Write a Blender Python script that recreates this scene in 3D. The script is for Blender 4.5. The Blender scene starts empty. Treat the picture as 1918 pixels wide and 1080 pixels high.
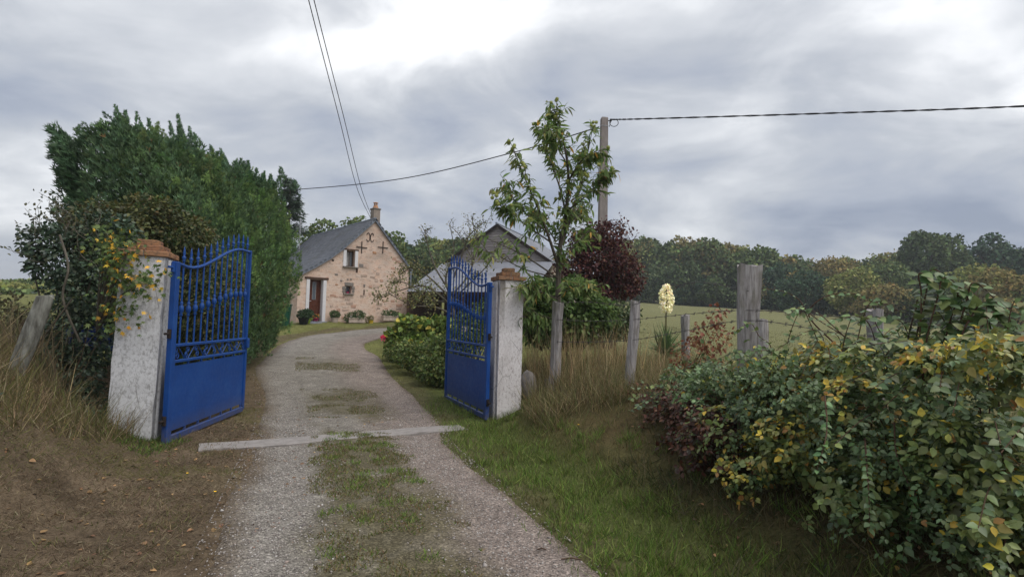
import bpy, bmesh, math, random
import numpy as np
from mathutils import Vector, Matrix
random.seed(7); rng = np.random.default_rng(7)
SC = bpy.context.scene; COL = SC.collection
rad = math.radians

# ------------------------------------------------------------------ camera
EYE = np.array([0.0, 0.0, 1.5]); FPX = 1020.0; PITCH = rad(3.2); ROLL = rad(1.43)
cam = bpy.data.cameras.new('camera'); cam.sensor_fit = 'HORIZONTAL'; cam.sensor_width = 36.0
cam.lens = 36.0 * FPX / 1918.0; cam.clip_start = 0.05; cam.clip_end = 3000
camo = bpy.data.objects.new('camera', cam); COL.objects.link(camo)
CM = Matrix.Rotation(math.pi / 2 + PITCH, 3, 'X') @ Matrix.Rotation(ROLL, 3, 'Z')
camo.matrix_world = Matrix.Translation(EYE) @ CM.to_4x4()
SC.camera = camo
RM = np.array(CM)
# ------------------------------------------------------------------ sky, sun, exposure
SUN_EL, SUN_AZ = rad(60), rad(125)
sdir = (math.sin(SUN_AZ) * math.cos(SUN_EL), math.cos(SUN_AZ) * math.cos(SUN_EL), math.sin(SUN_EL))
_g = CM @ Vector(((850 - 959) / FPX, (540 - 10) / FPX, -1.0)); GLOW = tuple(_g.normalized())     # thin bright gap in the cloud, ahead and high
W = bpy.data.worlds.new('World'); SC.world = W; W.use_nodes = True
wt = W.node_tree; wt.nodes.clear()
def wn(t, **k):
    n = wt.nodes.new(t)
    for a, b in k.items(): setattr(n, a, b)
    return n
def wl(a, b): wt.links.new(a, b)
def wmath(op, a, b=None, c=None):
    n = wn('ShaderNodeMath', operation=op)
    for i, v in enumerate((a, b, c)):
        if v is None: continue
        if isinstance(v, (int, float)): n.inputs[i].default_value = v
        else: wl(v, n.inputs[i])
    return n.outputs[0]
wout = wn('ShaderNodeOutputWorld'); wbg = wn('ShaderNodeBackground'); wbg.inputs[1].default_value = 0.1
wl(wbg.outputs[0], wout.inputs[0])
sky = wn('ShaderNodeTexSky', sky_type='NISHITA', sun_disc=False, sun_elevation=SUN_EL, sun_rotation=SUN_AZ)
sky.air_density = 1.2; sky.dust_density = 2.0
tc = wn('ShaderNodeTexCoord'); sep = wn('ShaderNodeSeparateXYZ'); wl(tc.outputs['Generated'], sep.inputs[0])
zz = wmath('ADD', wmath('MAXIMUM', sep.outputs[2], 0.0), 0.27)
cx = wmath('DIVIDE', sep.outputs[0], zz); cy = wmath('DIVIDE', sep.outputs[1], zz)
cmb = wn('ShaderNodeCombineXYZ'); wl(cx, cmb.inputs[0]); wl(cy, cmb.inputs[1]); cmb.inputs[2].default_value = 3.7
mp = wn('ShaderNodeMapping'); mp.inputs['Location'].default_value = (19, 9, 0); mp.inputs['Rotation'].default_value = (0, 0, rad(20)); mp.inputs['Scale'].default_value = (1.0, 1.25, 1)
wl(cmb.outputs[0], mp.inputs[0])
n1 = wn('ShaderNodeTexNoise'); n1.inputs['Scale'].default_value = 0.75; n1.inputs['Detail'].default_value = 7; n1.inputs['Roughness'].default_value = 0.52; n1.inputs['Distortion'].default_value = 0.35
n2 = wn('ShaderNodeTexNoise'); n2.inputs['Scale'].default_value = 2.3; n2.inputs['Detail'].default_value = 6; n2.inputs['Roughness'].default_value = 0.55; n2.inputs['Distortion'].default_value = 0.5
wl(mp.outputs[0], n1.inputs['Vector']); wl(mp.outputs[0], n2.inputs['Vector'])
cl = wmath('ADD', wmath('MULTIPLY', n1.outputs[0], 0.72), wmath('MULTIPLY', n2.outputs[0], 0.28))
vd = wn('ShaderNodeVectorMath', operation='DOT_PRODUCT'); wl(tc.outputs['Generated'], vd.inputs[0]); vd.inputs[1].default_value = GLOW
glow = wmath('POWER', wmath('MAXIMUM', vd.outputs['Value'], 0.0), 38.0)
cl2 = wmath('ADD', cl, wmath('MULTIPLY', wmath('MULTIPLY', glow, 0.20), n2.outputs[0]))
cr = wn('ShaderNodeValToRGB'); wl(cl2, cr.inputs[0]); e = cr.color_ramp.elements
e[0].position = 0.37; e[0].color = (0.195, 0.225, 0.295, 1)
e[1].position = 0.70; e[1].color = (1.0, 1.0, 1.0, 1)
for p_, c_ in ((0.44, (0.285, 0.312, 0.372, 1)), (0.50, (0.375, 0.395, 0.432, 1)), (0.565, (0.52, 0.535, 0.56, 1))):
    q = cr.color_ramp.elements.new(p_); q.color = c_
sc10 = wn('ShaderNodeVectorMath', operation='SCALE'); wl(cr.outputs[0], sc10.inputs[0]); sc10.inputs['Scale'].default_value = 10.3
mx = wn('ShaderNodeMix', data_type='RGBA'); mx.inputs[0].default_value = 0.93
wl(sky.outputs[0], mx.inputs[6]); wl(sc10.outputs[0], mx.inputs[7]); wl(mx.outputs[2], wbg.inputs[0])
sun = bpy.data.lights.new('sun', 'SUN'); sun.energy = 1.5; sun.angle = rad(45); sun.color = (1.0, 0.96, 0.9)
suno = bpy.data.objects.new('sun', sun); COL.objects.link(suno)
suno.rotation_euler = Vector(sdir).to_track_quat('Z', 'Y').to_euler()
vs = SC.view_settings; vs.view_transform = 'Standard'; vs.look = 'None'; vs.exposure = 0.6; vs.gamma = 1.0; vs.use_curve_mapping = False
SC.cycles.max_bounces = 5; SC.cycles.diffuse_bounces = 3; SC.cycles.glossy_bounces = 2; SC.cycles.transmission_bounces = 3; SC.cycles.transparent_max_bounces = 4; SC.cycles.use_denoising = True

# ------------------------------------------------------------------ pixel helpers (survey of the photograph)
def ray(px, py): return RM @ np.array([(px - 959) / FPX, -(py - 540) / FPX, -1.0])
def PY(px, py, Y): d = ray(px, py); return EYE + d * Y / d[1]
def PZ(px, py, z): d = ray(px, py); return EYE + d * (z - EYE[2]) / d[2]
def nrm(a): a = np.asarray(a, float); return a / np.maximum(np.linalg.norm(a, axis=-1, keepdims=True), 1e-9)
def S(r, g, b, k=1.0):
    f = lambda v: (v / 255 / 12.92 if v <= 10 else ((v / 255 + 0.055) / 1.055) ** 2.4) * k
    return (f(r), f(g), f(b))
def _h(i, j, s):
    n = (i * 374761393 + j * 668265263 + s * 1442695041) & 0xFFFFFFFF
    n = ((n ^ (n >> 13)) * 1274126177) & 0xFFFFFFFF
    return ((n ^ (n >> 16)) & 0xFFFF) / 65535.0
def vn(x, y, s=0):
    x = np.asarray(x, float); y = np.asarray(y, float)
    i = np.floor(x).astype(np.int64); j = np.floor(y).astype(np.int64); fx = x - i; fy = y - j
    fx = fx * fx * (3 - 2 * fx); fy = fy * fy * (3 - 2 * fy)
    a = _h(i, j, s); b = _h(i + 1, j, s); c = _h(i, j + 1, s); d = _h(i + 1, j + 1, s)
    return (a * (1 - fx) + b * fx) * (1 - fy) + (c * (1 - fx) + d * fx) * fy
def fbm(x, y, s=0, o=3): return sum(vn(x * 2 ** k, y * 2 ** k, s + k) * 0.5 ** k for k in range(o)) / (2 - 0.5 ** (o - 1))
def sst(a, b, x): t = np.clip((np.asarray(x, float) - a) / (b - a), 0, 1); return t * t * (3 - 2 * t)

# ------------------------------------------------------------------ drive path and terrain
PATH = np.array([(1.6, -4), (0.35, 0), (-0.6, 3.2), (-1.62, 5.9), (-2.3, 7.9), (-4.15, 12.4), (-5.75, 16.6), (-6.15, 19.3), (-5.5, 21.7), (-4.0, 23.4), (-1.5, 24.6), (4, 25.6)], float)
def _spline(P, n=14):
    out = []
    for i in range(len(P) - 1):
        p0 = P[max(i - 1, 0)]; p1 = P[i]; p2 = P[i + 1]; p3 = P[min(i + 2, len(P) - 1)]
        for k in range(n):
            t = k / n
            out.append(0.5 * ((2 * p1) + (p2 - p0) * t + (2 * p0 - 5 * p1 + 4 * p2 - p3) * t * t + (3 * p1 - p0 - 3 * p2 + p3) * t ** 3))
    out.append(P[-1]); return np.array(out)
PS = _spline(PATH)
def hwid(y): return np.interp(y, [-4, 3, 6, 9, 13, 18, 22, 26], [1.12, 1.12, 1.08, 1.2, 1.45, 1.35, 1.5, 1.6])
def drive(x, y):
    "signed lateral offset from the drive's centre line (right positive)"
    x = np.asarray(x, float).ravel(); y = np.asarray(y, float).ravel()
    best = np.full(x.shape, 1e9); sg = np.zeros(x.shape)
    for a, b in zip(PS[:-1:2], PS[2::2]):
        d = b - a; L2 = d @ d
        t = np.clip(((x - a[0]) * d[0] + (y - a[1]) * d[1]) / L2, 0, 1)
        ex = x - a[0] - t * d[0]; ey = y - a[1] - t * d[1]; q = ex * ex + ey * ey
        m = q < best; best[m] = q[m]; sg[m] = np.where(d[0] * ey - d[1] * ex > 0, -1, 1)[m]
    return np.sqrt(best) * sg
def H(x, y, raw=False):
    x = np.asarray(x, float); y = np.asarray(y, float); shp = np.broadcast(x, y).shape
    x = np.broadcast_to(x, shp).ravel(); y = np.broadcast_to(y, shp).ravel()
    ye = np.minimum(y, 150)
    z = 0.064 * np.logaddexp(0, (ye - 9.2) * 1.4) / 1.4
    d = drive(x, y); hw = hwid(y)
    dr = d - hw; dl = -d - hw
    near = 1 - sst(9.5, 13, y)
    bankR = sst(0.55, 2.3, dr) * (0.55 * near + 0.30 * (1 - near)) * (1 - 0.6 * sst(24, 40, y) * (x < 2))
    # the verge is a little lower and flatter beside the camera
    z = z + bankR
    z = z - 0.034 * np.clip(x - 3.5, 0, 60) * sst(3.5, 8, x)
    z = z + sst(0.55, 3.0, dl) * 0.50 * (1 - sst(9, 13, y)) + sst(1.0, 4, dl) * 0.1 * sst(9, 13, y) + 0.58 * sst(0.75, 2.3, dl) * (1 - sst(5.2, 6.6, y))
    z = z + (fbm(x * 0.9, y * 0.9, 3) - 0.5) * (0.10 + 0.14 * (d < 0)) * sst(0.1, 1.2, np.maximum(dr, dl)) + (fbm(x * 4, y * 4, 9) - 0.5) * 0.035 * sst(0.0, 0.6, np.maximum(dr, dl))
    rut = -0.025 * np.exp(-((np.abs(d) - 0.72 * hw) / 0.28) ** 2) * (y < 12)
    z = z + rut + (fbm(x * 1.7, y * 1.7, 21) - 0.5) * 0.02
    z = z + (fbm(x * 0.05, y * 0.05, 31) - 0.5) * 1.2 * sst(25, 60, y)
    return z.reshape(shp)
def HF(x, y): return float(H(np.array([x]), np.array([y]))[0])

# ------------------------------------------------------------------ object helpers
def obj(name, me, parent=None):
    o = bpy.data.objects.new(name, me); COL.objects.link(o)
    if parent is not None: o.parent = parent
    return o
def adopt(o, parent):
    "parent a part that was built in world coordinates"
    if parent is not None: o.parent = parent; o.matrix_parent_inverse = parent.matrix_basis.inverted()
    return o
def tag(o, label=None, cat=None, group=None, kind=None):
    if label: o['label'] = label
    if cat: o['category'] = cat
    if group: o['group'] = group
    if kind: o['kind'] = kind
    return o
def empty(name, loc, label, cat, group=None, rz=0.0):
    o = bpy.data.objects.new(name, None); COL.objects.link(o); o.location = [float(v) for v in loc]; o.rotation_euler = (0, 0, rz)
    o.empty_display_size = 0.2
    return tag(o, label, cat, group)
def np_mesh(name, V, F, mat, cols=None, smooth=False):
    V = np.ascontiguousarray(V, np.float32); F = np.ascontiguousarray(F, np.int32); k = F.shape[1]
    me = bpy.data.meshes.new(name); me.vertices.add(len(V)); me.vertices.foreach_set('co', V.ravel())
    me.loops.add(F.size); me.loops.foreach_set('vertex_index', F.ravel())
    me.polygons.add(len(F)); me.polygons.foreach_set('loop_start', np.arange(0, F.size, k, dtype=np.int32))
    if smooth: me.polygons.foreach_set('use_smooth', np.ones(len(F), bool))
    me.update(calc_edges=True)
    if cols is not None:
        a = me.attributes.new('Col', 'FLOAT_COLOR', 'POINT'); c4 = np.ones((len(V), 4), np.float32); c4[:, :3] = cols; a.data.foreach_set('color', c4.ravel())
    me.materials.append(mat); return me
class MB:
    "collects simple shapes into one mesh"
    def __init__(s): s.v = []; s.f = []
    def add(s, vs, fs):
        n = len(s.v); s.v += [tuple(float(c) for c in p) for p in vs]; s.f += [tuple(i + n for i in q) for q in fs]; return s
    def box(s, c, sz, M=None, bev=0.0, jit=0.0):
        hx, hy, hz = (a / 2 for a in sz)
        b = bev
        if b <= 0:
            vs = [(x, y, z) for z in (-hz, hz) for x, y in ((-hx, -hy), (hx, -hy), (hx, hy), (-hx, hy))]
            fs = [(0, 3, 2, 1), (4, 5, 6, 7)] + [(i, (i + 1) % 4, (i + 1) % 4 + 4, i + 4) for i in range(4)]
        else:
            vs = []
            for z, q in ((-hz, b), (-hz + b, 0), (hz - b, 0), (hz, b)):
                ax, ay = hx - q, hy - q; bx, by = max(ax - b, 1e-4) if q == 0 else ax, max(ay - b, 1e-4) if q == 0 else ay
                if q == 0: ring = [(-ax, -by), (-bx, -ay), (bx, -ay), (ax, -by), (ax, by), (bx, ay), (-bx, ay), (-ax, by)]
                else: ring = [(-ax, -ay + b), (-ax + b, -ay), (ax - b, -ay), (ax, -ay + b), (ax, ay - b), (ax - b, ay), (-ax + b, ay), (-ax, ay - b)]
                vs += [(x, y, z) for x, y in ring]
            fs = [tuple(range(7, -1, -1)), tuple(range(24, 32))]
            for r in range(3): fs += [(r * 8 + i, r * 8 + (i + 1) % 8, r * 8 + 8 + (i + 1) % 8, r * 8 + 8 + i) for i in range(8)]
        out = []
        for p in vs:
            p = Vector(p)
            if jit: p += Vector((random.uniform(-jit, jit), random.uniform(-jit, jit), random.uniform(-jit, jit)))
            if M is not None: p = M @ p
            out.append(p + Vector(c))
        return s.add(out, fs)
    def tube(s, pts, r, n=6, cap=True):
        pts = [Vector(p) for p in pts]; m = len(pts); rr = r if isinstance(r, (list, tuple, np.ndarray)) else [r] * m
        T = [(pts[min(i + 1, m - 1)] - pts[max(i - 1, 0)]).normalized() for i in range(m)]
        a = Vector((0, 0, 1)) if abs(T[0].z) < 0.9 else Vector((1, 0, 0)); N = (a - T[0] * a.dot(T[0])).normalized()
        vs = []
        for i in range(m):
            N = (N - T[i] * N.dot(T[i])).normalized(); B = T[i].cross(N)
            vs += [pts[i] + (N * math.cos(2 * math.pi * k / n) + B * math.sin(2 * math.pi * k / n)) * float(rr[i]) for k in range(n)]
        fs = [(i * n + k, i * n + (k + 1) % n, (i + 1) * n + (k + 1) % n, (i + 1) * n + k) for i in range(m - 1) for k in range(n)]
        if cap: fs += [tuple(range(n - 1, -1, -1)), tuple((m - 1) * n + k for k in range(n))]
        return s.add(vs, fs)
    def lathe(s, prof, c=(0, 0, 0), n=8):
        vs = [(c[0] + r * math.cos(2 * math.pi * k / n), c[1] + r * math.sin(2 * math.pi * k / n), c[2] + z) for r, z in prof for k in range(n)]
        m = len(prof)
        fs = [(i * n + k, i * n + (k + 1) % n, (i + 1) * n + (k + 1) % n, (i + 1) * n + k) for i in range(m - 1) for k in range(n)]
        fs += [tuple(range(n - 1, -1, -1)), tuple((m - 1) * n + k for k in range(n))]
        return s.add(vs, fs)
    def mesh(s, name, mat, smooth=False):
        me = bpy.data.meshes.new(name); me.from_pydata(s.v, [], s.f); me.update()
        if smooth: me.polygons.foreach_set('use_smooth', np.ones(len(me.polygons), bool))
        me.materials.append(mat); return me
    def buildw(s, name, mat, parent=None, smooth=False): return adopt(obj(name, s.mesh(name, mat, smooth)), parent)
    def build(s, name, mat, parent=None, smooth=False): return obj(name, s.mesh(name, mat, smooth), parent)

# ------------------------------------------------------------------ materials
class NT:
    def __init__(s, name):
        s.m = bpy.data.materials.new(name); s.m.use_nodes = True; s.t = s.m.node_tree
        s.b = s.t.nodes['Principled BSDF']; s.b.inputs['Roughness'].default_value = 0.8; s.b.inputs['Specular IOR Level'].default_value = 0.25
    def n(s, t, **k):
        q = s.t.nodes.new(t)
        for a, b in k.items(): setattr(q, a, b)
        return q
    def l(s, a, b): s.t.links.new(a, b)
    def put(s, v, i):
        if hasattr(v, 'is_output'): s.l(v, i)
        else: i.default_value = v if not (isinstance(v, tuple) and len(v) == 3 and i.type == 'RGBA') else (*v, 1)
    def coord(s, which='Object', scale=(1, 1, 1), rot=(0, 0, 0)):
        c = s.n('ShaderNodeTexCoord'); m = s.n('ShaderNodeMapping'); s.l(c.outputs[which], m.inputs[0]); m.inputs['Scale'].default_value = scale; m.inputs['Rotation'].default_value = rot; return m.outputs[0]
    def pos(s, scale=(1, 1, 1)):
        g = s.n('ShaderNodeNewGeometry'); m = s.n('ShaderNodeMapping'); s.l(g.outputs['Position'], m.inputs[0]); m.inputs['Scale'].default_value = scale; return m.outputs[0]
    def noise(s, v, sc, det=4, ro=0.55, dist=0.0):
        q = s.n('ShaderNodeTexNoise'); s.l(v, q.inputs['Vector']); q.inputs['Scale'].default_value = sc; q.inputs['Detail'].default_value = det; q.inputs['Roughness'].default_value = ro; q.inputs['Distortion'].default_value = dist; return q.outputs[0]
    def vor(s, v, sc, feat='F1', out='Distance', rnd=1.0):
        q = s.n('ShaderNodeTexVoronoi', feature=feat); s.l(v, q.inputs['Vector']); q.inputs['Scale'].default_value = sc; q.inputs['Randomness'].default_value = rnd; return q.outputs[out]
    def ramp(s, f, stops):
        q = s.n('ShaderNodeValToRGB'); s.l(f, q.inputs[0]); els = q.color_ramp.elements
        while len(els) < len(stops): els.new(0.5)
        for el, (p, c) in zip(els, stops):
            el.position = p; el.color = (c, c, c, 1) if isinstance(c, (int, float)) else (*c, 1)
        return q.outputs[0]
    def mix(s, f, a, b, mode='MIX'):
        q = s.n('ShaderNodeMix', data_type='RGBA', blend_type=mode); s.put(f, q.inputs[0]); s.put(a, q.inputs[6]); s.put(b, q.inputs[7]); return q.outputs[2]
    def math(s, op, a, b=0.0):
        q = s.n('ShaderNodeMath', operation=op); s.put(a, q.inputs[0]); s.put(b, q.inputs[1]); return q.outputs[0]
    def attr(s, name='Col'): q = s.n('ShaderNodeAttribute', attribute_name=name); return q.outputs['Color']
    def hsv(s, c, h=0.5, sa=1.0, v=1.0):
        q = s.n('ShaderNodeHueSaturation'); s.put(h, q.inputs['Hue']); s.put(sa, q.inputs['Saturation']); s.put(v, q.inputs['Value']); s.put(c, q.inputs['Color']); return q.outputs[0]
    def orand(s): return s.n('ShaderNodeObjectInfo').outputs['Random']
    def bump(s, h, st=0.4, d=0.02, prev=None):
        q = s.n('ShaderNodeBump'); q.inputs['Strength'].default_value = st; q.inputs['Distance'].default_value = d; s.l(h, q.inputs['Height'])
        if prev is not None: s.l(prev, q.inputs['Normal'])
        s.l(q.outputs[0], s.b.inputs['Normal']); return q.outputs[0]
    def col(s, c): s.put(c, s.b.inputs['Base Color']); return s
    def rough(s, r, spec=None):
        s.put(r, s.b.inputs['Roughness'])
        if spec is not None: s.b.inputs['Specular IOR Level'].default_value = spec
        return s
M = {}
def leafmat(name, trans=0.28, rough=0.5, spec=0.3, lo=1.2, hi=2.1):
    t = NT(name); g = t.n('ShaderNodeNewGeometry'); a = t.attr()
    v = t.n('ShaderNodeMapRange'); t.l(g.outputs['Random Per Island'], v.inputs[0]); v.inputs[3].default_value = lo; v.inputs[4].default_value = hi
    ns = t.noise(t.pos(), 38, 2)
    c = t.hsv(a, 0.5, 1.0, v.outputs[0]); c = t.mix(0.35, c, t.mix(1.0, c, t.ramp(ns, [(0.3, 0.45), (0.7, 1.25)]), 'MULTIPLY'))
    t.col(c).rough(rough, spec)
    tr = t.n('ShaderNodeBsdfTranslucent'); t.l(c, tr.inputs[0]); mxs = t.n('ShaderNodeMixShader'); mxs.inputs[0].default_value = trans
    out = t.t.nodes['Material Output']; t.l(t.b.outputs[0], mxs.inputs[1]); t.l(tr.outputs[0], mxs.inputs[2]); t.l(mxs.outputs[0], out.inputs[0]); return t.m
M['leaf'] = leafmat('leaf_surface'); M['needle'] = leafmat('conifer_surface', 0.15, 0.7, 0.15, 1.8, 3.0); M['grass'] = leafmat('grass_surface', 0.3, 0.6, 0.2, 0.95, 1.65); M['far'] = leafmat('far_foliage', 0.2, 0.8, 0.1, 1.85, 3.4)
M['chleaf'] = leafmat('chestnut_leaf', 0.42, 0.5, 0.3, 1.4, 2.4)
M['glossleaf'] = leafmat('bramble_leaf', 0.22, 0.38, 0.4)
def m_bark(name, a, b, sc=6):
    t = NT(name); v = t.pos((1, 1, 0.25)); n = t.noise(v, sc * 4, 5, 0.65); t.col(t.ramp(n, [(0.3, a), (0.7, b)])); t.bump(n, 0.6, 0.01); M[name] = t.m
m_bark('bark', (0.045, 0.035, 0.025), (0.13, 0.11, 0.085)); m_bark('stem', (0.05, 0.03, 0.02), (0.13, 0.075, 0.045)); m_bark('twig', (0.06, 0.05, 0.035), (0.16, 0.14, 0.11))
m_bark('greenstem', (0.06, 0.07, 0.02), (0.15, 0.13, 0.05))
def m_oldwood():
    t = NT('weathered_wood'); v = t.coord('Object', (1, 1, 0.09)); n = t.noise(v, 42, 6, 0.7, 0.3); n2 = t.noise(t.coord('Object', (1, 1, 0.4)), 9, 4)
    c = t.ramp(n, [(0.28, (0.13, 0.11, 0.10)), (0.48, (0.33, 0.305, 0.295)), (0.72, (0.52, 0.49, 0.48))])
    c = t.mix(t.ramp(n2, [(0.52, 0.0), (0.68, 0.6)]), c, (0.14, 0.13, 0.085)); t.col(c).rough(0.9, 0.1); t.bump(n, 0.9, 0.012); M['oldwood'] = t.m
m_oldwood(); m_bark('lichen_wood', (0.06, 0.055, 0.045), (0.30, 0.30, 0.26), 5)
def m_render(name, base, dark, spec_thr, bro):
    t = NT(name); v = t.pos((1, 1, 0.6)); n = t.noise(v, 34, 8, 0.78); n3 = t.noise(t.pos((1, 1, 0.12)), 7, 5, 0.6); n4 = t.noise(t.pos(), 90, 3)
    g = t.n('ShaderNodeTexCoord'); sp = t.n('ShaderNodeSeparateXYZ'); t.l(g.outputs['Object'], sp.inputs[0])
    c = t.ramp(n, [(spec_thr - 0.16, dark), (spec_thr, tuple((a + b) / 2 for a, b in zip(base, dark))), (spec_thr + 0.1, base)])
    c = t.mix(t.ramp(n3, [(0.5, 0.0), (0.72, 0.55)]), c, bro)
    low = t.ramp(sp.outputs[2], [(0.0, 0.75), (0.16, 0.0)])
    c = t.mix(t.math('MULTIPLY', low, t.ramp(n, [(0.3, 1.0), (0.7, 0.25)])), c, (0.10, 0.095, 0.06))
    streak = t.ramp(t.noise(t.coord('Object', (1, 1, 0.06)), 9, 3), [(0.56, 0.0), (0.66, 0.8)]); top = t.ramp(sp.outputs[2], [(0.5, 0.0), (1.0, 1.0)])
    c = t.mix(t.math('MULTIPLY', streak, t.ramp(t.math('MULTIPLY', sp.outputs[2], 0.5), [(0.62, 0.0), (1.0, 1.0)])), c, (0.13, 0.11, 0.085))
    ck = t.vor(t.pos((1, 1, 0.55)), 3.1, 'DISTANCE_TO_EDGE'); c = t.mix(t.math('MULTIPLY', t.ramp(ck, [(0.0, 0.75), (0.012, 0.0)]), t.ramp(t.noise(t.pos(), 2.5, 2), [(0.48, 0.0), (0.58, 1.0)])), c, (0.12, 0.11, 0.10))
    t.col(c).rough(0.92, 0.12); b1 = t.bump(n, 0.5, 0.008); t.bump(n4, 0.25, 0.003, b1); M[name] = t.m
m_render('pillar_render', (0.66, 0.66, 0.67), (0.22, 0.21, 0.205), 0.42, (0.34, 0.33, 0.32)); m_render('pillar_paint', (0.76, 0.72, 0.71), (0.28, 0.22, 0.205), 0.40, (0.46, 0.41, 0.39))
def m_brick():
    t = NT('brick_clay'); r = t.orand(); c = t.ramp(r, [(0.0, (0.30, 0.150, 0.085)), (0.4, (0.38, 0.205, 0.11)), (0.7, (0.235, 0.115, 0.075)), (1.0, (0.41, 0.25, 0.14))])
    n = t.noise(t.pos(), 30, 5, 0.65); c = t.mix(t.ramp(n, [(0.46, 0.0), (0.66, 0.8)]), c, (0.11, 0.09, 0.07)); t.col(c).rough(0.9, 0.1); t.bump(n, 0.5, 0.006); M['brick'] = t.m
m_brick()
def m_blue():
    t = NT('blue_gate_paint'); n = t.noise(t.pos(), 4, 6, 0.65); n2 = t.noise(t.pos((1, 1, 0.3)), 40, 4); n5 = t.noise(t.pos(), 22, 5, 0.7)
    c = t.ramp(n, [(0.3, (0.004, 0.046, 0.215)), (0.55, (0.005, 0.059, 0.265)), (0.75, (0.016, 0.082, 0.29))]); c = t.mix(t.ramp(n2, [(0.62, 0.0), (0.8, 0.35)]), c, (0.05, 0.07, 0.15))
    c = t.mix(t.ramp(n5, [(0.71, 0.0), (0.76, 0.75)]), c, (0.075, 0.032, 0.018))
    g = t.n('ShaderNodeNewGeometry'); sp = t.n('ShaderNodeSeparateXYZ'); t.l(g.outputs['Position'], sp.inputs[0])
    mud = t.math('MULTIPLY', t.ramp(sp.outputs[2], [(0.04, 0.8), (0.32, 0.0)]), t.ramp(n5, [(0.38, 0.15), (0.6, 0.9)])); c = t.mix(mud, c, (0.12, 0.10, 0.08))
    t.col(c).rough(t.ramp(n5, [(0.3, 0.38), (0.7, 0.62)]), 0.4); t.bump(n, 0.10, 0.02); M['blue'] = t.m
m_blue()
def m_simple(name, c, rough=0.7, spec=0.25, var=0.25, sc=12, metal=0.0, bump=0.15):
    t = NT(name); n = t.noise(t.pos(), sc, 5, 0.6); t.col(t.ramp(n, [(0.3, tuple(a * (1 - var) for a in c)), (0.7, tuple(min(a * (1 + var), 1) for a in c))])).rough(rough, spec); t.b.inputs['Metallic'].default_value = metal
    if bump: t.bump(n, bump, 0.01)
    M[name] = t.m
for a in (('iron', (0.028, 0.02, 0.017), 0.75), ('wire', (0.10, 0.09, 0.085), 0.6), ('cable', (0.018, 0.018, 0.02), 0.6), ('white_frame', (0.66, 0.64, 0.66), 0.6), ('door_wood', (0.105, 0.032, 0.016), 0.5),
          ('brown_wood', (0.085, 0.05, 0.035), 0.75), ('step_grey', (0.24, 0.25, 0.29), 0.85), ('greystone', (0.21, 0.185, 0.165), 0.9), ('soil', (0.05, 0.035, 0.025), 0.95),
          ('terracotta', (0.42, 0.22, 0.12), 0.85), ('beige_pot', (0.47, 0.38, 0.32), 0.85), ('yellow_plastic', (0.62, 0.42, 0.04), 0.5), ('magenta_plastic', (0.30, 0.025, 0.09), 0.4), ('lime_plastic', (0.24, 0.36, 0.04), 0.45), ('black_plastic', (0.014, 0.014, 0.015), 0.5),
          ('bin_green', (0.012, 0.075, 0.045), 0.45), ('plate', (0.50, 0.47, 0.30), 0.5), ('darkblue_sheet', (0.012, 0.028, 0.12), 0.55), ('plaster_beige', (0.50, 0.42, 0.34), 0.9), ('chimney_render', (0.30, 0.25, 0.21), 0.9), ('curtain', (0.55, 0.56, 0.55), 0.9), ('dark_inside', (0.03, 0.026, 0.023), 0.95), ('burr', (0.33, 0.36, 0.10), 0.8), ('alu', (0.4, 0.4, 0.42), 0.4), ('zinc', (0.2, 0.22, 0.26), 0.55)):
    m_simple(*a)
m_simple('white_frame', (0.70, 0.68, 0.69), 0.6, 0.25, 0.07, 5)
def m_concrete(name, a, b):
    t = NT(name); n = t.noise(t.pos((1, 1, 0.3)), 9, 6, 0.65); n2 = t.noise(t.pos(), 120, 3); c = t.ramp(n, [(0.3, a), (0.7, b)]); c = t.mix(t.ramp(n2, [(0.55, 0.0), (0.7, 0.45)]), c, tuple(x * 0.5 for x in a)); t.col(c).rough(0.93, 0.1); t.bump(n2, 0.35, 0.004); M[name] = t.m
m_concrete('pole_concrete', (0.22, 0.19, 0.175), (0.34, 0.30, 0.28)); m_concrete('sill_concrete', (0.24, 0.22, 0.205), (0.36, 0.33, 0.31))
def m_glass():
    t = NT('window_glass'); t.col((0.10, 0.115, 0.135)).rough(0.08, 0.6); M['glass'] = t.m
m_glass()
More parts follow.
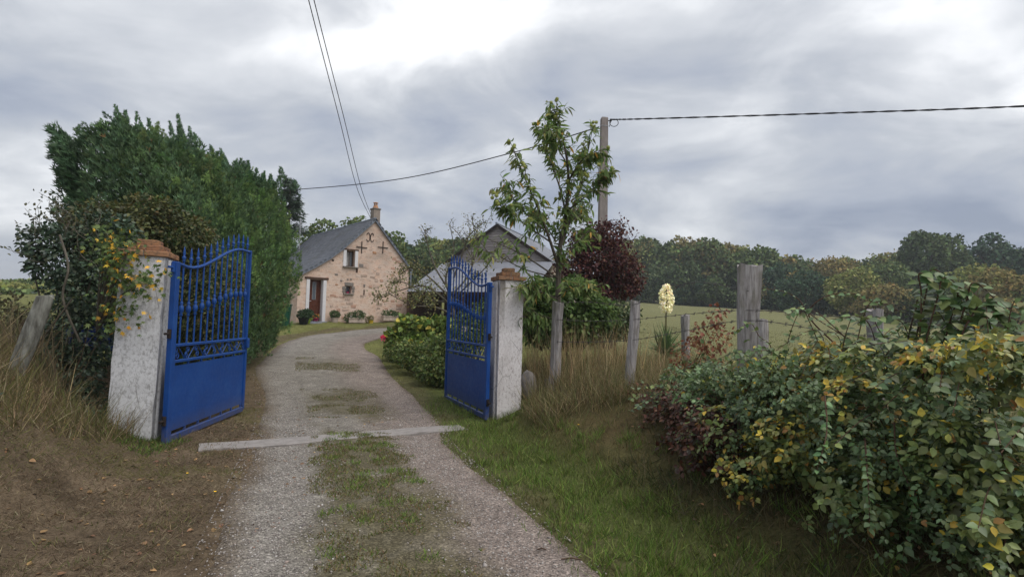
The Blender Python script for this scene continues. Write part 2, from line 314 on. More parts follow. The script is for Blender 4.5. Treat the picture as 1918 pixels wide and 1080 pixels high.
def m_wall():
    t = NT('rubble_wall'); v = t.coord('Object', (1, 1, 1.75)); nd = t.noise(v, 3.0, 3)
    ad = t.n('ShaderNodeVectorMath', operation='ADD'); t.l(v, ad.inputs[0]); sc = t.n('ShaderNodeVectorMath', operation='SCALE'); cb = t.n('ShaderNodeCombineXYZ'); t.l(nd, cb.inputs[0]); t.l(nd, cb.inputs[2]); t.l(cb.outputs[0], sc.inputs[0]); sc.inputs['Scale'].default_value = 0.22; t.l(sc.outputs[0], ad.inputs[1])
    e = t.vor(ad.outputs[0], 4.2, 'DISTANCE_TO_EDGE'); cid = t.vor(ad.outputs[0], 4.2, 'F1', 'Color'); sx = t.n('ShaderNodeSeparateColor'); t.l(cid, sx.inputs[0])
    st = t.ramp(sx.outputs[0], [(0.0, (0.66, 0.45, 0.33)), (0.35, (0.60, 0.38, 0.27)), (0.6, (0.62, 0.46, 0.37)), (0.8, (0.44, 0.32, 0.27)), (0.95, (0.52, 0.27, 0.18)), (1.0, (0.27, 0.22, 0.21))])
    n = t.noise(v, 2.2, 4, 0.6); mort = t.ramp(n, [(0.35, (0.70, 0.50, 0.385)), (0.65, (0.78, 0.63, 0.53))])
    show = t.math('MULTIPLY', t.ramp(e, [(0.02, 0.0), (0.09, 1.0)]), t.ramp(t.noise(v, 5, 3), [(0.46, 0.04), (0.64, 0.85)]))
    c = t.mix(show, mort, st); g = t.n('ShaderNodeTexCoord'); sp = t.n('ShaderNodeSeparateXYZ'); t.l(g.outputs['Object'], sp.inputs[0])
    # old grey soot and lichen on the upper masonry
    c = t.mix(t.math('MULTIPLY', t.ramp(t.noise(v, 1.1, 5, 0.65), [(0.42, 0.0), (0.66, 0.75)]), t.ramp(t.math('MULTIPLY', sp.outputs[2], 0.16), [(0.4, 0.25), (0.75, 1.0)])), c, (0.36, 0.28, 0.225))
    f = t.noise(v, 34, 4, 0.7); c = t.mix(0.5, c, t.mix(1.0, c, t.ramp(f, [(0.3, 0.6), (0.7, 1.22)]), 'MULTIPLY'))
    t.col(c).rough(0.95, 0.1); b = t.bump(show, 0.35, 0.03); t.bump(f, 0.4, 0.01, b); M['wall'] = t.m
m_wall()
def m_slate():
    t = NT('slate'); g = t.n('ShaderNodeNewGeometry'); n = t.noise(t.pos(), 0.8, 5, 0.6); n2 = t.noise(t.pos(), 9, 4)
    c = t.ramp(g.outputs['Random Per Island'], [(0.0, (0.15, 0.158, 0.185)), (0.5, (0.195, 0.203, 0.235)), (1.0, (0.25, 0.258, 0.29))])
    c = t.mix(t.ramp(n, [(0.48, 0.0), (0.68, 0.45)]), c, (0.13, 0.125, 0.10)); t.col(c).rough(t.ramp(n2, [(0.3, 0.42), (0.7, 0.62)]), 0.45); M['slate'] = t.m
m_slate()
def m_tin():
    t = NT('corrugated_sheet'); n = t.noise(t.pos((1, 1, 0.5)), 2.2, 5, 0.62); n2 = t.noise(t.pos(), 16, 4); c = t.ramp(n, [(0.3, (0.17, 0.178, 0.205)), (0.7, (0.27, 0.28, 0.315))]); c = t.mix(t.ramp(n2, [(0.58, 0.0), (0.75, 0.5)]), c, (0.2, 0.18, 0.17)); t.col(c).rough(0.55, 0.4); M['tin'] = t.m
m_tin()
def m_board():
    t = NT('weathered_board'); n = t.noise(t.coord('Object', (0.12, 1, 1)), 26, 5, 0.65); r = t.orand(); c = t.ramp(n, [(0.3, (0.21, 0.185, 0.175)), (0.7, (0.36, 0.33, 0.32))]); c = t.hsv(c, 0.5, 1.0, t.ramp(r, [(0.0, 0.82), (1.0, 1.12)])); t.col(c).rough(0.9, 0.1); t.bump(n, 0.3, 0.006); M['board'] = t.m
m_board()
def m_ground(name, dirt=False):
    t = NT(name); a = t.attr(); v = t.pos(); n = t.noise(v, 5.0, 6, 0.68); f = t.noise(v, 46, 5, 0.72); fl = t.noise(t.pos((1, 1, 1)), 170, 3, 0.7)
    c = t.mix(1.0, a, t.ramp(n, [(0.28, (0.62, 0.60, 0.58)), (0.72, (1.35, 1.34, 1.28))]), 'MULTIPLY'); c = t.mix(1.0, c, t.ramp(f, [(0.3, 0.5), (0.5, 0.98), (0.72, 1.5)]), 'MULTIPLY')
    t.col(c).rough(0.96, 0.06); b = t.bump(f, 0.55, 0.03); t.bump(fl, 0.4, 0.01, b); M[name] = t.m
m_ground('ground_earth')
def m_gravel():
    t = NT('drive_gravel'); a = t.attr(); v = t.pos(); e = t.vor(v, 85, 'F1', 'Distance'); cid = t.vor(v, 85, 'F1', 'Color'); sx = t.n('ShaderNodeSeparateColor'); t.l(cid, sx.inputs[0])
    n = t.noise(v, 3.4, 6, 0.65); f = t.noise(v, 60, 4, 0.7)
    c = t.mix(1.0, a, t.ramp(sx.outputs[0], [(0.0, 0.5), (0.5, 0.95), (0.85, 1.2), (1.0, 1.8)]), 'MULTIPLY'); c = t.mix(1.0, c, t.ramp(n, [(0.3, (0.74, 0.72, 0.70)), (0.7, (1.22, 1.22, 1.2))]), 'MULTIPLY'); c = t.mix(0.6, c, t.mix(1.0, c, t.ramp(f, [(0.3, 0.6), (0.7, 1.35)]), 'MULTIPLY'))
    t.col(c).rough(0.93, 0.12); b = t.bump(e, -0.6, 0.012); t.bump(f, 0.5, 0.012, b); M['gravel'] = t.m
m_gravel()
def m_pebble():
    t = NT('pebble_stone'); g = t.n('ShaderNodeNewGeometry'); c = t.ramp(g.outputs['Random Per Island'], [(0.0, (0.17, 0.15, 0.14)), (0.35, (0.30, 0.265, 0.24)), (0.7, (0.42, 0.38, 0.35)), (0.93, (0.55, 0.52, 0.49)), (1.0, (0.30, 0.17, 0.12))]); t.col(c).rough(0.85, 0.2); M['pebble'] = t.m
m_pebble()

# ------------------------------------------------------------------ leaf geometry
def ovate(n=5, fold=0.18, droop=0.12, wmax=0.36, tip=0.6):
    ts = np.linspace(0, 1, n); V = []; F = []
    for t in ts:
        w = wmax * (math.sin(math.pi * t ** tip) ** 0.85 if 0 < t < 1 else 0.02)
        z = -droop * t * t
        V += [(-w, t, z + fold * w), (0, t, z), (w, t, z + fold * w)]
    for i in range(n - 1):
        a = i * 3; F += [(a, a + 1, a + 4, a + 3), (a + 1, a + 2, a + 5, a + 4)]
    return np.array(V), np.array(F)
LF_OV = ovate(5); LF_MID = (np.array([(0, 0, 0), (0.29, 0.27, 0.07), (0.30, 0.60, 0.05), (0, 1, -0.13), (-0.30, 0.60, 0.05), (-0.29, 0.27, 0.07)]), np.array([(0, 1, 2, 3), (0, 3, 4, 5)])); LF_LONG = ovate(5, 0.3, 0.32, 0.14, 0.8)
LF_DIA = (np.array([(0, 0, 0), (0.33, 0.45, 0.07), (0, 1, -0.06), (-0.33, 0.5, 0.05)]), np.array([(0, 1, 2, 3)]))
LF_BLD = (np.array([(-0.5, 0, 0), (0.5, 0, 0), (0.36, 0.55, 0.0), (-0.36, 0.55, 0.0), (0, 1, 0.0)]), np.array([(0, 1, 2), (0, 2, 3), (3, 2, 4)]))
def lobed(n=5):
    "maple like leaf as a fan of pointed lobes"
    V = [(0, 0.12, 0)]; k = 11
    rr = [0.30, 0.62, 0.36, 0.85, 0.42, 1.0, 0.42, 0.85, 0.36, 0.62, 0.30]; an = np.linspace(-1.9, 1.9, k)
    for r, a in zip(rr, an): V.append((r * 0.62 * math.sin(a), 0.25 + r * 0.75 * math.cos(a), -0.1 * r * r + 0.05 * (r < 0.5)))
    return np.array(V), np.array([(0, i + 2, i + 1) for i in range(k - 1)])
LF_LOB = lobed()
THJ = []
def spray_tpl():
    V = []; F = []
    for (x0, ang, L, w) in ((0, 0.0, 1.0, 0.085), (0.0, 0.5, 0.66, 0.075), (0.0, -0.5, 0.66, 0.075)):
        y0 = {0.0: 0.0, 0.5: 0.28, -0.5: 0.34, 0.95: 0.1, -0.95: 0.14}[ang]; d = np.array([math.sin(ang), math.cos(ang)]); p = np.array([-d[1], d[0]])
        o = np.array([0, y0]); b = len(V)
        for q in (o, o + d * L * 0.45 + p * w, o + d * L, o + d * L * 0.45 - p * w): V.append((q[0], q[1], 0.05 * math.sin(7 * q[1] + 3 * ang)))
        F.append((b, b + 1, b + 2, b + 3))
    return np.array(V), np.array(F)
LF_THU = spray_tpl()
def frames(ax, nr):
    y = nrm(ax); z = nr - (nr * y).sum(1, keepdims=True) * y; z = nrm(z); x = np.cross(y, z); return x, y, z
def scatter(tpl, pos, ax, nr, size, cols):
    TV, TF = tpl; N = len(pos); x, y, z = frames(np.asarray(ax, float), np.asarray(nr, float)); size = np.asarray(size, float)
    if size.ndim == 1: size = np.stack([size] * 3, 1)
    V = pos[:, None, :] + TV[None, :, 0:1] * (x * size[:, 0:1])[:, None, :] + TV[None, :, 1:2] * (y * size[:, 1:2])[:, None, :] + TV[None, :, 2:3] * (z * size[:, 2:3])[:, None, :]
    F = TF[None] + (np.arange(N) * len(TV))[:, None, None]
    return V.reshape(-1, 3), F.reshape(-1, TF.shape[1]), np.repeat(np.asarray(cols), len(TV), 0)
def foliage(name, tpl, pos, ax, nr, size, cols, mat, parent=None, stuff=True, smooth=False):
    V, F, C = scatter(tpl, pos, ax, nr, size, cols); o = adopt(obj(name, np_mesh(name, V, F, mat, C, smooth)), parent)
    if stuff: o['kind'] = 'stuff'
    return o
def leaf_objects(tpl, pos, ax, nr, size, cols, mat, parent, name='leaf', nvar=10):
    "the largest leaves as objects of their own; they share a few coloured meshes"
    cols = np.asarray(cols); N = len(pos); x, y, z = frames(np.asarray(ax, float), np.asarray(nr, float))
    idx = np.argsort(cols[:, 0] * 2 + cols[:, 1]); var = np.zeros(N, int); var[idx] = np.arange(N) * nvar // N
    ms = [np_mesh('leaf', tpl[0], tpl[1], mat, np.repeat(cols[var == k].mean(0)[None] if (var == k).any() else cols[:1], len(tpl[0]), 0), True) for k in range(nvar)]
    org = np.array(parent.matrix_basis.translation)
    for i in range(N):
        s = size[i] if np.ndim(size[i]) else (size[i],) * 3
        Mx = Matrix(((x[i, 0] * s[0], y[i, 0] * s[1], z[i, 0] * s[2], pos[i, 0] - org[0]), (x[i, 1] * s[0], y[i, 1] * s[1], z[i, 1] * s[2], pos[i, 1] - org[1]), (x[i, 2] * s[0], y[i, 2] * s[1], z[i, 2] * s[2], pos[i, 2] - org[2]), (0, 0, 0, 1)))
        o = bpy.data.objects.new(name, ms[var[i]]); COL.objects.link(o); o.parent = parent; o.matrix_basis = Mx
def pick(cols, n, jit=0.18, w=None):
    c = np.array(cols)[rng.choice(len(cols), n, p=None if w is None else np.array(w) / np.sum(w))]; return c * (1 + rng.normal(0, jit, (n, 1))).clip(0.5, 1.6) * (1 + rng.normal(0, 0.05, (n, 3)))
def rdir(n): return nrm(rng.normal(size=(n, 3)))
def blobs_pts(blobs, n, lo=0.62, hi=1.03, cut=None, lump=0.16):
    "points in the shells of ellipsoids (cx,cy,cz,rx,ry,rz) with a lumpy outline; points buried in another blob are mostly dropped"
    B = np.array(blobs, float); w = (B[:, 3] * B[:, 4] + B[:, 3] * B[:, 5] + B[:, 4] * B[:, 5]); k = rng.choice(len(B), int(n * 1.9), p=w / w.sum())
    d = rdir(len(k)); r = rng.uniform(lo ** 2, hi ** 2, len(k)) ** 0.5
    r = r * (1 + lump * (2 * fbm(d[:, 0] * 2.2 + k * 7.1 + 5, d[:, 2] * 2.2 + d[:, 1] * 1.7 + 9, 77, 3) - 1))
    p = B[k, :3] + d * r[:, None] * B[k, 3:6]
    keep = np.ones(len(k), bool)
    for j, b in enumerate(B):
        q = (((p - b[:3]) / b[3:6]) ** 2).sum(1); keep &= ~((q < lo ** 2 * 0.8) & (k != j))
    p, d, k = p[keep][:n], d[keep][:n], k[keep][:n]; nn = nrm(d / B[k, 3:6]); return p, nn
def curve_pts(P, n): 
    Q = _spline(np.array(P, float), n); return [tuple(q) for q in Q]

# ------------------------------------------------------------------ ground sheet and drive
def axis(lo, f0, f1, hi, st, gr=1.16):
    a = list(np.arange(f0, f1, st)); s = st; x = f1
    while x < hi: a.append(x); s *= gr; x += s
    a.append(hi); s = st; x = f0; b = []
    while x > lo: x -= s; s *= gr; b.append(x)
    return np.array(b[::-1] + a)
gx = axis(-900, -8, 6, 900, 0.1); gy = axis(-60, 1.5, 13, 1100, 0.1)
X, Y = np.meshgrid(gx, gy); Zg = H(X, Y)
dd = drive(X, Y).reshape(X.shape); hw = hwid(Y); dR = dd - hw; dL = -dd - hw
Zs = Zg - 0.05 * (np.abs(dd) < hw * 0.93)
GREEN = np.array((0.125, 0.145, 0.05)); DRY = np.array((0.135, 0.102, 0.070)); FIELD = np.array((0.182, 0.182, 0.088)); LAWN = np.array((0.16, 0.165, 0.06)); DARK = np.array((0.075, 0.066, 0.034)); MOSS = np.array((0.145, 0.15, 0.05))
def ground_col(x, y, dR, dL, dd):
    n = fbm(x * 0.8, y * 0.8, 41)[..., None]; n2 = fbm(x * 3.1, y * 3.1, 43)[..., None]
    g = GREEN * 0.72 * (0.75 + 0.5 * n); n3 = fbm(x * 7.3, y * 7.3, 47)[..., None]; dry = DRY * (0.45 + 0.7 * n2 + 0.45 * n3) + np.array((0.03, 0.028, 0.014)) * sst(0.55, 0.7, n)
    c = np.where(dd[..., None] > 0, g, dry)
    c = c + (dry - c) * (sst(0.5, 0.2, dR) * (dd > 0) * 0.45)[..., None]
    # right bank under the bushes: brown litter
    c = c + (np.array((0.115, 0.082, 0.045)) - c) * (sst(0.7, 1.5, dR) * (dd > 0) * (y < 8))[..., None] * (0.5 + 0.5 * n2)
    yard = sst(10, 14, y)[..., None]; c = c + (LAWN * (0.8 + 0.4 * n) - c) * yard * (x < 3)[..., None]
    c = c + (DRY * 0.9 - c) * ((dL > 0) & (dL < 0.9) & (y > 8))[..., None] * 0.8
    fld = (sst(1.8, 3.6, x) * sst(4, 9, y + 0 * x))[..., None]; c = c + (FIELD * (0.86 + 0.28 * n) - c) * fld
    far = sst(140, 220, y)[..., None]; c = c + (np.array((0.10, 0.11, 0.05)) - c) * far
    return np.clip(c, 0.01, 1)
gc = ground_col(X, Y, dR, dL, dd); nx, ny = len(gx), len(gy)
ii = (np.arange(ny - 1)[:, None] * nx + np.arange(nx - 1)[None, :]).ravel(); GF = np.stack([ii, ii + 1, ii + nx + 1, ii + nx], 1)
gnd = obj('ground', np_mesh('ground', np.stack([X, Y, Zs], -1).reshape(-1, 3), GF, M['ground_earth'], gc.reshape(-1, 3), True)); tag(gnd, 'earth and grass ground sloping up to the pasture', None, None, 'structure')
# drive
tt = np.linspace(-1.0, 1.0, 41); n = len(PS); T = np.gradient(PS, axis=0); T = nrm(T); Nn = np.stack([T[:, 1], -T[:, 0]], 1)
fine = np.linspace(0, n - 1, 520); pc = np.stack([np.interp(fine, np.arange(n), PS[:, k]) for k in (0, 1)], 1); pn = nrm(np.stack([np.interp(fine, np.arange(n), Nn[:, k]) for k in (0, 1)], 1)); ph = hwid(pc[:, 1])
ragL = 1 + 0.16 * (fbm(fine * 0.11, fine * 0 + 3, 5, 4) - 0.5) * 2; ragR = 1 + 0.13 * (fbm(fine * 0.13, fine * 0 + 8, 6, 4) - 0.5) * 2
sc_ = np.where(tt[None] < 0, ragL[:, None], ragR[:, None]) * ph[:, None] * tt[None]
DX = pc[:, 0:1] + pn[:, 0:1] * sc_; DY = pc[:, 1:2] + pn[:, 1:2] * sc_; DZ = H(DX, DY) + 0.012 - 0.035 * (np.abs(tt[None]) > 0.99)
GR = np.array((0.245, 0.225, 0.20)); GRP = np.array((0.25, 0.207, 0.183))
n1_ = fbm(DX * 1.3, DY * 1.3, 51)[..., None]; n2_ = fbm(DX * 5, DY * 5, 53)[..., None]
dc = GR + (GRP - GR) * sst(-0.1, 0.5, tt)[None, :, None] + 0 * n1_
wob = (fbm(DX * 1.1 + 40, DY * 1.1, 57) - 0.5); yy_ = DY + (fbm(DX * 2.0, DY * 2.0, 58) - 0.5) * 1.6
mid = (np.exp(-(np.abs(tt[None] - 0.05 + 0.35 * wob) / 0.47) ** 5) * (sst(7.3, 6.9, yy_) + 0.9 * sst(7.7, 8.4, yy_) * sst(10.8, 9.6, yy_) * 0.9 + 0.45 * sst(12.2, 13, yy_) * sst(15, 13.6, yy_) + 0.1))[..., None]
dc = dc + (np.array((0.115, 0.100, 0.058)) - dc) * np.clip(mid * (0.30 + 1.1 * n2_), 0, 0.92)
dc = dc + (DRY * 0.95 - dc) * np.clip((sst(0.72, 1.0, -tt))[None, :, None] * (0.2 + 1.3 * n1_), 0, 0.85) * (DY[..., None] > 1)
dc = dc + (DRY * 0.95 - dc) * np.clip((sst(0.86, 1.0, tt))[None, :, None] * (0.1 + 1.2 * n1_), 0, 0.7)
a_, b_ = DX.shape; ii = (np.arange(a_ - 1)[:, None] * b_ + np.arange(b_ - 1)[None]).ravel(); DF = np.stack([ii, ii + 1, ii + b_ + 1, ii + b_], 1)
tag(obj('driveway', np_mesh('driveway', np.stack([DX, DY, DZ], -1).reshape(-1, 3), DF, M['gravel'], dc.reshape(-1, 3), True)), 'gravel driveway curving up to the stone house', None, None, 'structure')
# pebbles lying on the wheel tracks
NP_ = 70000; fi = rng.uniform(0, 519, NP_); t_ = rng.choice([-1, 1], NP_) * np.clip(rng.normal(0.66, 0.2, NP_), 0.05, 1.05)
px_ = np.interp(fi, np.arange(520), pc[:, 0]); py_ = np.interp(fi, np.arange(520), pc[:, 1]); k_ = (py_ > 2.3) & (py_ < 13) & (rng.uniform(size=NP_) < np.clip(5.0 / np.maximum(py_, 1), 0.25, 1))
fi, t_, px_, py_ = fi[k_], t_[k_], px_[k_], py_[k_]; ex = np.interp(fi, np.arange(520), pn[:, 0]) * t_ * hwid(py_); ey = np.interp(fi, np.arange(520), pn[:, 1]) * t_ * hwid(py_)
pp = np.stack([px_ + ex, py_ + ey, H(px_ + ex, py_ + ey) + 0.014], 1); ps_ = np.minimum(rng.gamma(3.0, 0.0013, len(pp)) + 0.0025, 0.011) * np.where(rng.uniform(size=len(pp)) < 0.02, 1.9, 1)
OCT = (np.array([(1, 0, 0), (0, 1, 0), (-1, 0.1, 0), (0.1, -1, 0), (0, 0.1, 0.7), (0, 0, -0.7)]), np.array([(0, 1, 4), (1, 2, 4), (2, 3, 4), (3, 0, 4), (1, 0, 5), (2, 1, 5), (3, 2, 5), (0, 3, 5)]))
V, F, C = scatter(OCT, pp, np.stack([rng.normal(size=len(pp)), rng.normal(size=len(pp)), np.zeros(len(pp))], 1), np.array([[0, 0, 1.0]]) + rng.normal(0, 0.3, (len(pp), 3)), np.stack([ps_ * rng.uniform(0.7, 1.3, len(pp)), ps_, ps_ * 0.8], 1), np.ones((len(pp), 3)))
tag(obj('gravel', np_mesh('gravel', V, F, M['pebble'])), 'loose gravel stones scattered on the wheel tracks', 'gravel', None, 'stuff')

def grass(name, x, y, h, w, cols, lean=0.35, label=None, zoff=-0.005, parent=None, up=1.0):
    n = len(x); p = np.stack([x, y, H(x, y) + zoff], 1); a = rng.normal(0, lean, (n, 3)); a[:, 2] = up
    a = nrm(a); nr = rng.normal(size=(n, 3)); nr[:, 2] *= 0.2
    bl = (np.array([(-0.5, 0, 0), (0.5, 0, 0), (0.4, 0.5, 0.06), (-0.4, 0.5, 0.06), (0, 1, 0.28)]), LF_BLD[1])
    V, F, C = scatter(bl, p, a, nr, np.stack([w, h, h], 1), cols); o = obj(name, np_mesh(name, V, F, M['grass'], C), parent)
    return tag(o, label, 'grass' if label else None, None, 'stuff')
def tufts(xs, ys, per, spread): 
    k = np.repeat(np.arange(len(xs)), per); return xs[k] + rng.normal(0, spread, len(k)), ys[k] + rng.normal(0, spread, len(k)), k
G1, G2, G3 = (0.14, 0.215, 0.042), (0.095, 0.155, 0.03), (0.20, 0.24, 0.065); STRAW = [(0.34, 0.25, 0.12), (0.27, 0.18, 0.085), (0.40, 0.31, 0.17), (0.20, 0.135, 0.07)]; OLIVE = [(0.15, 0.15, 0.05), (0.11, 0.115, 0.04), (0.19, 0.165, 0.07)]
# right verge: lush close to the drive, brown and thin under the bushes
N = 60000; x = rng.uniform(-1.4, 4.2, N); y = 2.0 + 8.0 * rng.beta(1.1, 1.7, N); d = drive(x, y) - hwid(y); q = fbm(x * 1.1, y * 1.1, 61)
k = (d > -0.12 + 0.2 * (fbm(x * 3, y * 3, 64) - 0.5)) & (d < 2.6) & (rng.uniform(size=N) < np.where(d > 1.15, 0.42, 1.0) * sst(-0.12, 0.15, d).clip(0.15, 1)); x, y, d, q = x[k], y[k], d[k], q[k]; n = len(x)
lush = sst(1.35, 0.45, d) * sst(0.25, 0.5, q + 0.12); c = pick([G1, G2, G3], n) * lush[:, None] + pick([(0.10, 0.085, 0.035), (0.12, 0.12, 0.04), (0.17, 0.125, 0.06), (0.08, 0.09, 0.03)], n) * (1 - lush[:, None])
grass('verge_grass', x, y, (0.035 + 0.06 * q) * rng.uniform(0.6, 1.5, n), rng.uniform(0.004, 0.008, n), c, 0.5, 'green grass verge between the drive and the bramble bank')
cxs = rng.uniform(-0.6, 2.6, 240); cys = rng.uniform(2.6, 8.5, 240); d = drive(cxs, cys) - hwid(cys); k = (d > 0.08) & (d < 1.5); cxs, cys = cxs[k], cys[k]; x, y, k = tufts(cxs, cys, 36, 0.045); n = len(x)
grass('grass_tufts', x, y, rng.uniform(0.07, 0.17, n), rng.uniform(0.004, 0.008, n), pick([G1, G2, G3, (0.13, 0.12, 0.05)], n), 0.55, 'longer green grass tufts on the right verge')
# middle strip
N = 60000; fi = rng.uniform(60, 300, N); t_ = 0.05 + rng.uniform(-0.5, 0.5, N); px_ = np.interp(fi, np.arange(520), pc[:, 0]); py_ = np.interp(fi, np.arange(520), pc[:, 1]); x = px_ + np.interp(fi, np.arange(520), pn[:, 0]) * t_ * hwid(py_); y = py_ + np.interp(fi, np.arange(520), pn[:, 1]) * t_ * hwid(py_)
k = (((y < 7.0) & (fbm(x * 3.2, y * 3.2, 71, 4) > 0.42 + 0.16 * np.abs(t_ / 0.5) ** 2)) | ((y > 7.9) & (y < 10.4) & (fbm(x * 2.2, y * 2.2, 72) > 0.50)) | ((y > 12.3) & (y < 14.5) & (fbm(x * 1.8, y * 1.8, 73) > 0.55))) & (y > 1.8); x, y = x[k], y[k]; n = len(x)
grass('strip_grass', x, y, rng.uniform(0.015, 0.042, n), rng.uniform(0.004, 0.009, n), pick([G2, OLIVE[0], OLIVE[1], OLIVE[2], STRAW[3], (0.17, 0.13, 0.07)], n), 0.7, 'patchy short grass on the strip between wheel tracks', 0.008)
cxs, cys = [], []
for _ in range(60):
    f0 = rng.uniform(80, 215); yy = np.interp(f0, np.arange(520), pc[:, 1])
    if 2.2 < yy < 6.9: o_ = rng.uniform(-0.42, 0.5); cxs.append(np.interp(f0, np.arange(520), pc[:, 0]) + o_); cys.append(yy)
x, y, k = tufts(np.array(cxs), np.array(cys), 60, 0.045); n = len(x)
grass('strip_tufts', x, y, rng.uniform(0.025, 0.06, n), rng.uniform(0.004, 0.008, n), pick([G1, G2, G3], n), 0.6, 'small bright green tufts dotting the strip between wheel tracks', 0.008)
# left: dead short grass and litter
N = 95000; x = rng.uniform(-6.5, -1.2, N); y = rng.uniform(1.8, 8.6, N); d = -drive(x, y) - hwid(y); q = fbm(x * 1.4, y * 1.4, 81); k = (d > -0.22) & (d < 3.6) & (rng.uniform(size=N) < sst(-0.22, 0.3, d).clip(0.2, 1)) & (q > 0.30); x, y, q = x[k], y[k], q[k]; n = len(x)
gl = (fbm(x * 1.0, y * 1.0, 83) > 0.60)[:, None]; c = np.where(gl, pick(OLIVE, n), pick([(0.135, 0.098, 0.062), (0.11, 0.078, 0.05), (0.21, 0.16, 0.10), (0.27, 0.215, 0.14), (0.08, 0.058, 0.038)], n))
grass('dead_grass', x, y, rng.uniform(0.02, 0.075, n), rng.uniform(0.0016, 0.0036, n), c, 1.6, 'flattened brown dead grass left of the drive', 0.004)
cxs = rng.uniform(-5.4, -1.9, 420); cys = rng.uniform(2.0, 7.6, 420); d = -drive(cxs, cys) - hwid(cys); k = d > 0.1; cxs, cys = cxs[k], cys[k]; x, y, k = tufts(cxs, cys, 30, 0.06); n = len(x)
grass('bank_tufts', x, y, rng.uniform(0.02, 0.075, n), rng.uniform(0.003, 0.006, n), pick([OLIVE[0], OLIVE[1], (0.19, 0.145, 0.085), (0.24, 0.19, 0.11), (0.10, 0.11, 0.045)], n), 0.9, 'scattered olive and straw tufts on the brown left bank')
# yard lawn behind the gate
N = 30000; x = rng.uniform(-12, 0.5, N); y = rng.uniform(8.3, 27, N); d = np.abs(drive(x, y)) - hwid(y); k = (d > -0.08); x, y = x[k], y[k]; n = len(x)
nearp = ((y < 12)[:, None] & (fbm(x * 1.5, y * 1.5, 87) > 0.42)[:, None]); grass('lawn_grass', x, y, rng.uniform(0.02, 0.05, n), rng.uniform(0.006, 0.012, n), np.where(nearp, pick([(0.16, 0.12, 0.065), (0.12, 0.09, 0.05), (0.14, 0.135, 0.05)], n), pick(OLIVE + [G2, (0.15, 0.17, 0.05)], n)), 0.7, 'thin lawn grass along the drive beyond the gate')
# pasture
N = 42000; y = 6 + 60 * rng.beta(1, 2.6, N); x = 2.2 + (y * 1.0) * rng.uniform(0, 1, N); k = rng.uniform(size=N) < 0.9; x, y = x[k], y[k]; n = len(x)
y0_ = y; k = y < 32; x, y = x[k], y[k]; n = len(x)
grass('pasture_grass', x, y, rng.uniform(0.03, 0.08, n), rng.uniform(0.004, 0.007, n) * (1 + y / 14), pick([(0.145, 0.142, 0.066), (0.170, 0.160, 0.080), (0.12, 0.128, 0.054), (0.155, 0.145, 0.070)], n, 0.08), 0.5, 'short yellowish pasture grass beyond the wire fence')

# ------------------------------------------------------------------ gate pillars
def pillar(loc, rz, w, h, mat, label, plate=False, strip=1):
    p = empty('gate_pillar', loc, label, 'pillar', None, rz)
    b = MB(); nz = 14
    # shaft with slightly wandering corners and a moulded strip on the gate side
    vs = []; fs = []
    for i in range(nz + 1):
        z = -0.25 + (h + 0.25) * i / nz; j = lambda: random.uniform(-0.007, 0.007)
        for x, y in ((-w / 2, -w / 2), (w / 2, -w / 2), (w / 2, w / 2), (-w / 2, w / 2)): vs.append((x + j(), y + j(), z))
    for i in range(nz):
        for k in range(4): fs.append((i * 4 + k, i * 4 + (k + 1) % 4, i * 4 + 4 + (k + 1) % 4, i * 4 + 4 + k))
    fs.append((nz * 4, nz * 4 + 1, nz * 4 + 2, nz * 4 + 3)); b.add(vs, fs); b.build('shaft', M[mat], p)
    MB().box((strip * (w / 2 + 0.016), 0.0, h / 2 - 0.1), (0.034, w * 0.62, h + 0.16), None, 0.012).build('moulded_strip', M[mat], p)
    z = h
    for tier, (sx, nx_, ny_) in enumerate(((w + 0.07, 2, 4), (w - 0.07, 2, 3), (w - 0.2, 1, 2))):
        th = 0.066
        for i in range(nx_):
            for k in range(ny_):
                bx = sx / nx_; by = sx / ny_; off = (0.03 * (k % 2) if tier < 2 else 0)
                q = MB().box((0, 0, 0), (bx - 0.008, by - 0.008, th - 0.006), None, 0.007, 0.003).build('brick', M['brick'], p)
                q.location = (-sx / 2 + bx * (i + 0.5) + off * 0.3, -sx / 2 + by * (k + 0.5), z + th / 2); q.rotation_euler = (0, 0, random.uniform(-0.03, 0.03))
        MB().box((0, 0, z + th / 2 - 0.002), (sx - 0.03, sx - 0.03, th - 0.012)).build('mortar', M['sill_concrete'], p)
        z += th
    if plate:
        q = MB().box((0, -w / 2 - 0.006, h - 0.26), (0.19, 0.012, 0.095), None, 0.003).build('name_plate', M['plate'], p); q['label'] = 'small pale yellow plate on the pillar face'
    return p
LP_C = (-4.165, 6.15); RP_C = (-0.065, 8.27)
pl_L = pillar((LP_C[0], LP_C[1], 0.0), rad(20), 0.42, 2.09, 'pillar_render', 'weathered grey-white rendered gate pillar with brick cap half draped in maple leaves', True, 1)
pl_R = pillar((RP_C[0], RP_C[1], 0.02), rad(20), 0.37, 2.05, 'pillar_paint', 'flaking white painted gate pillar with brick cap beside the chestnut tree', False, -1)
pl_L.rotation_euler = (0, rad(1.0), rad(20))

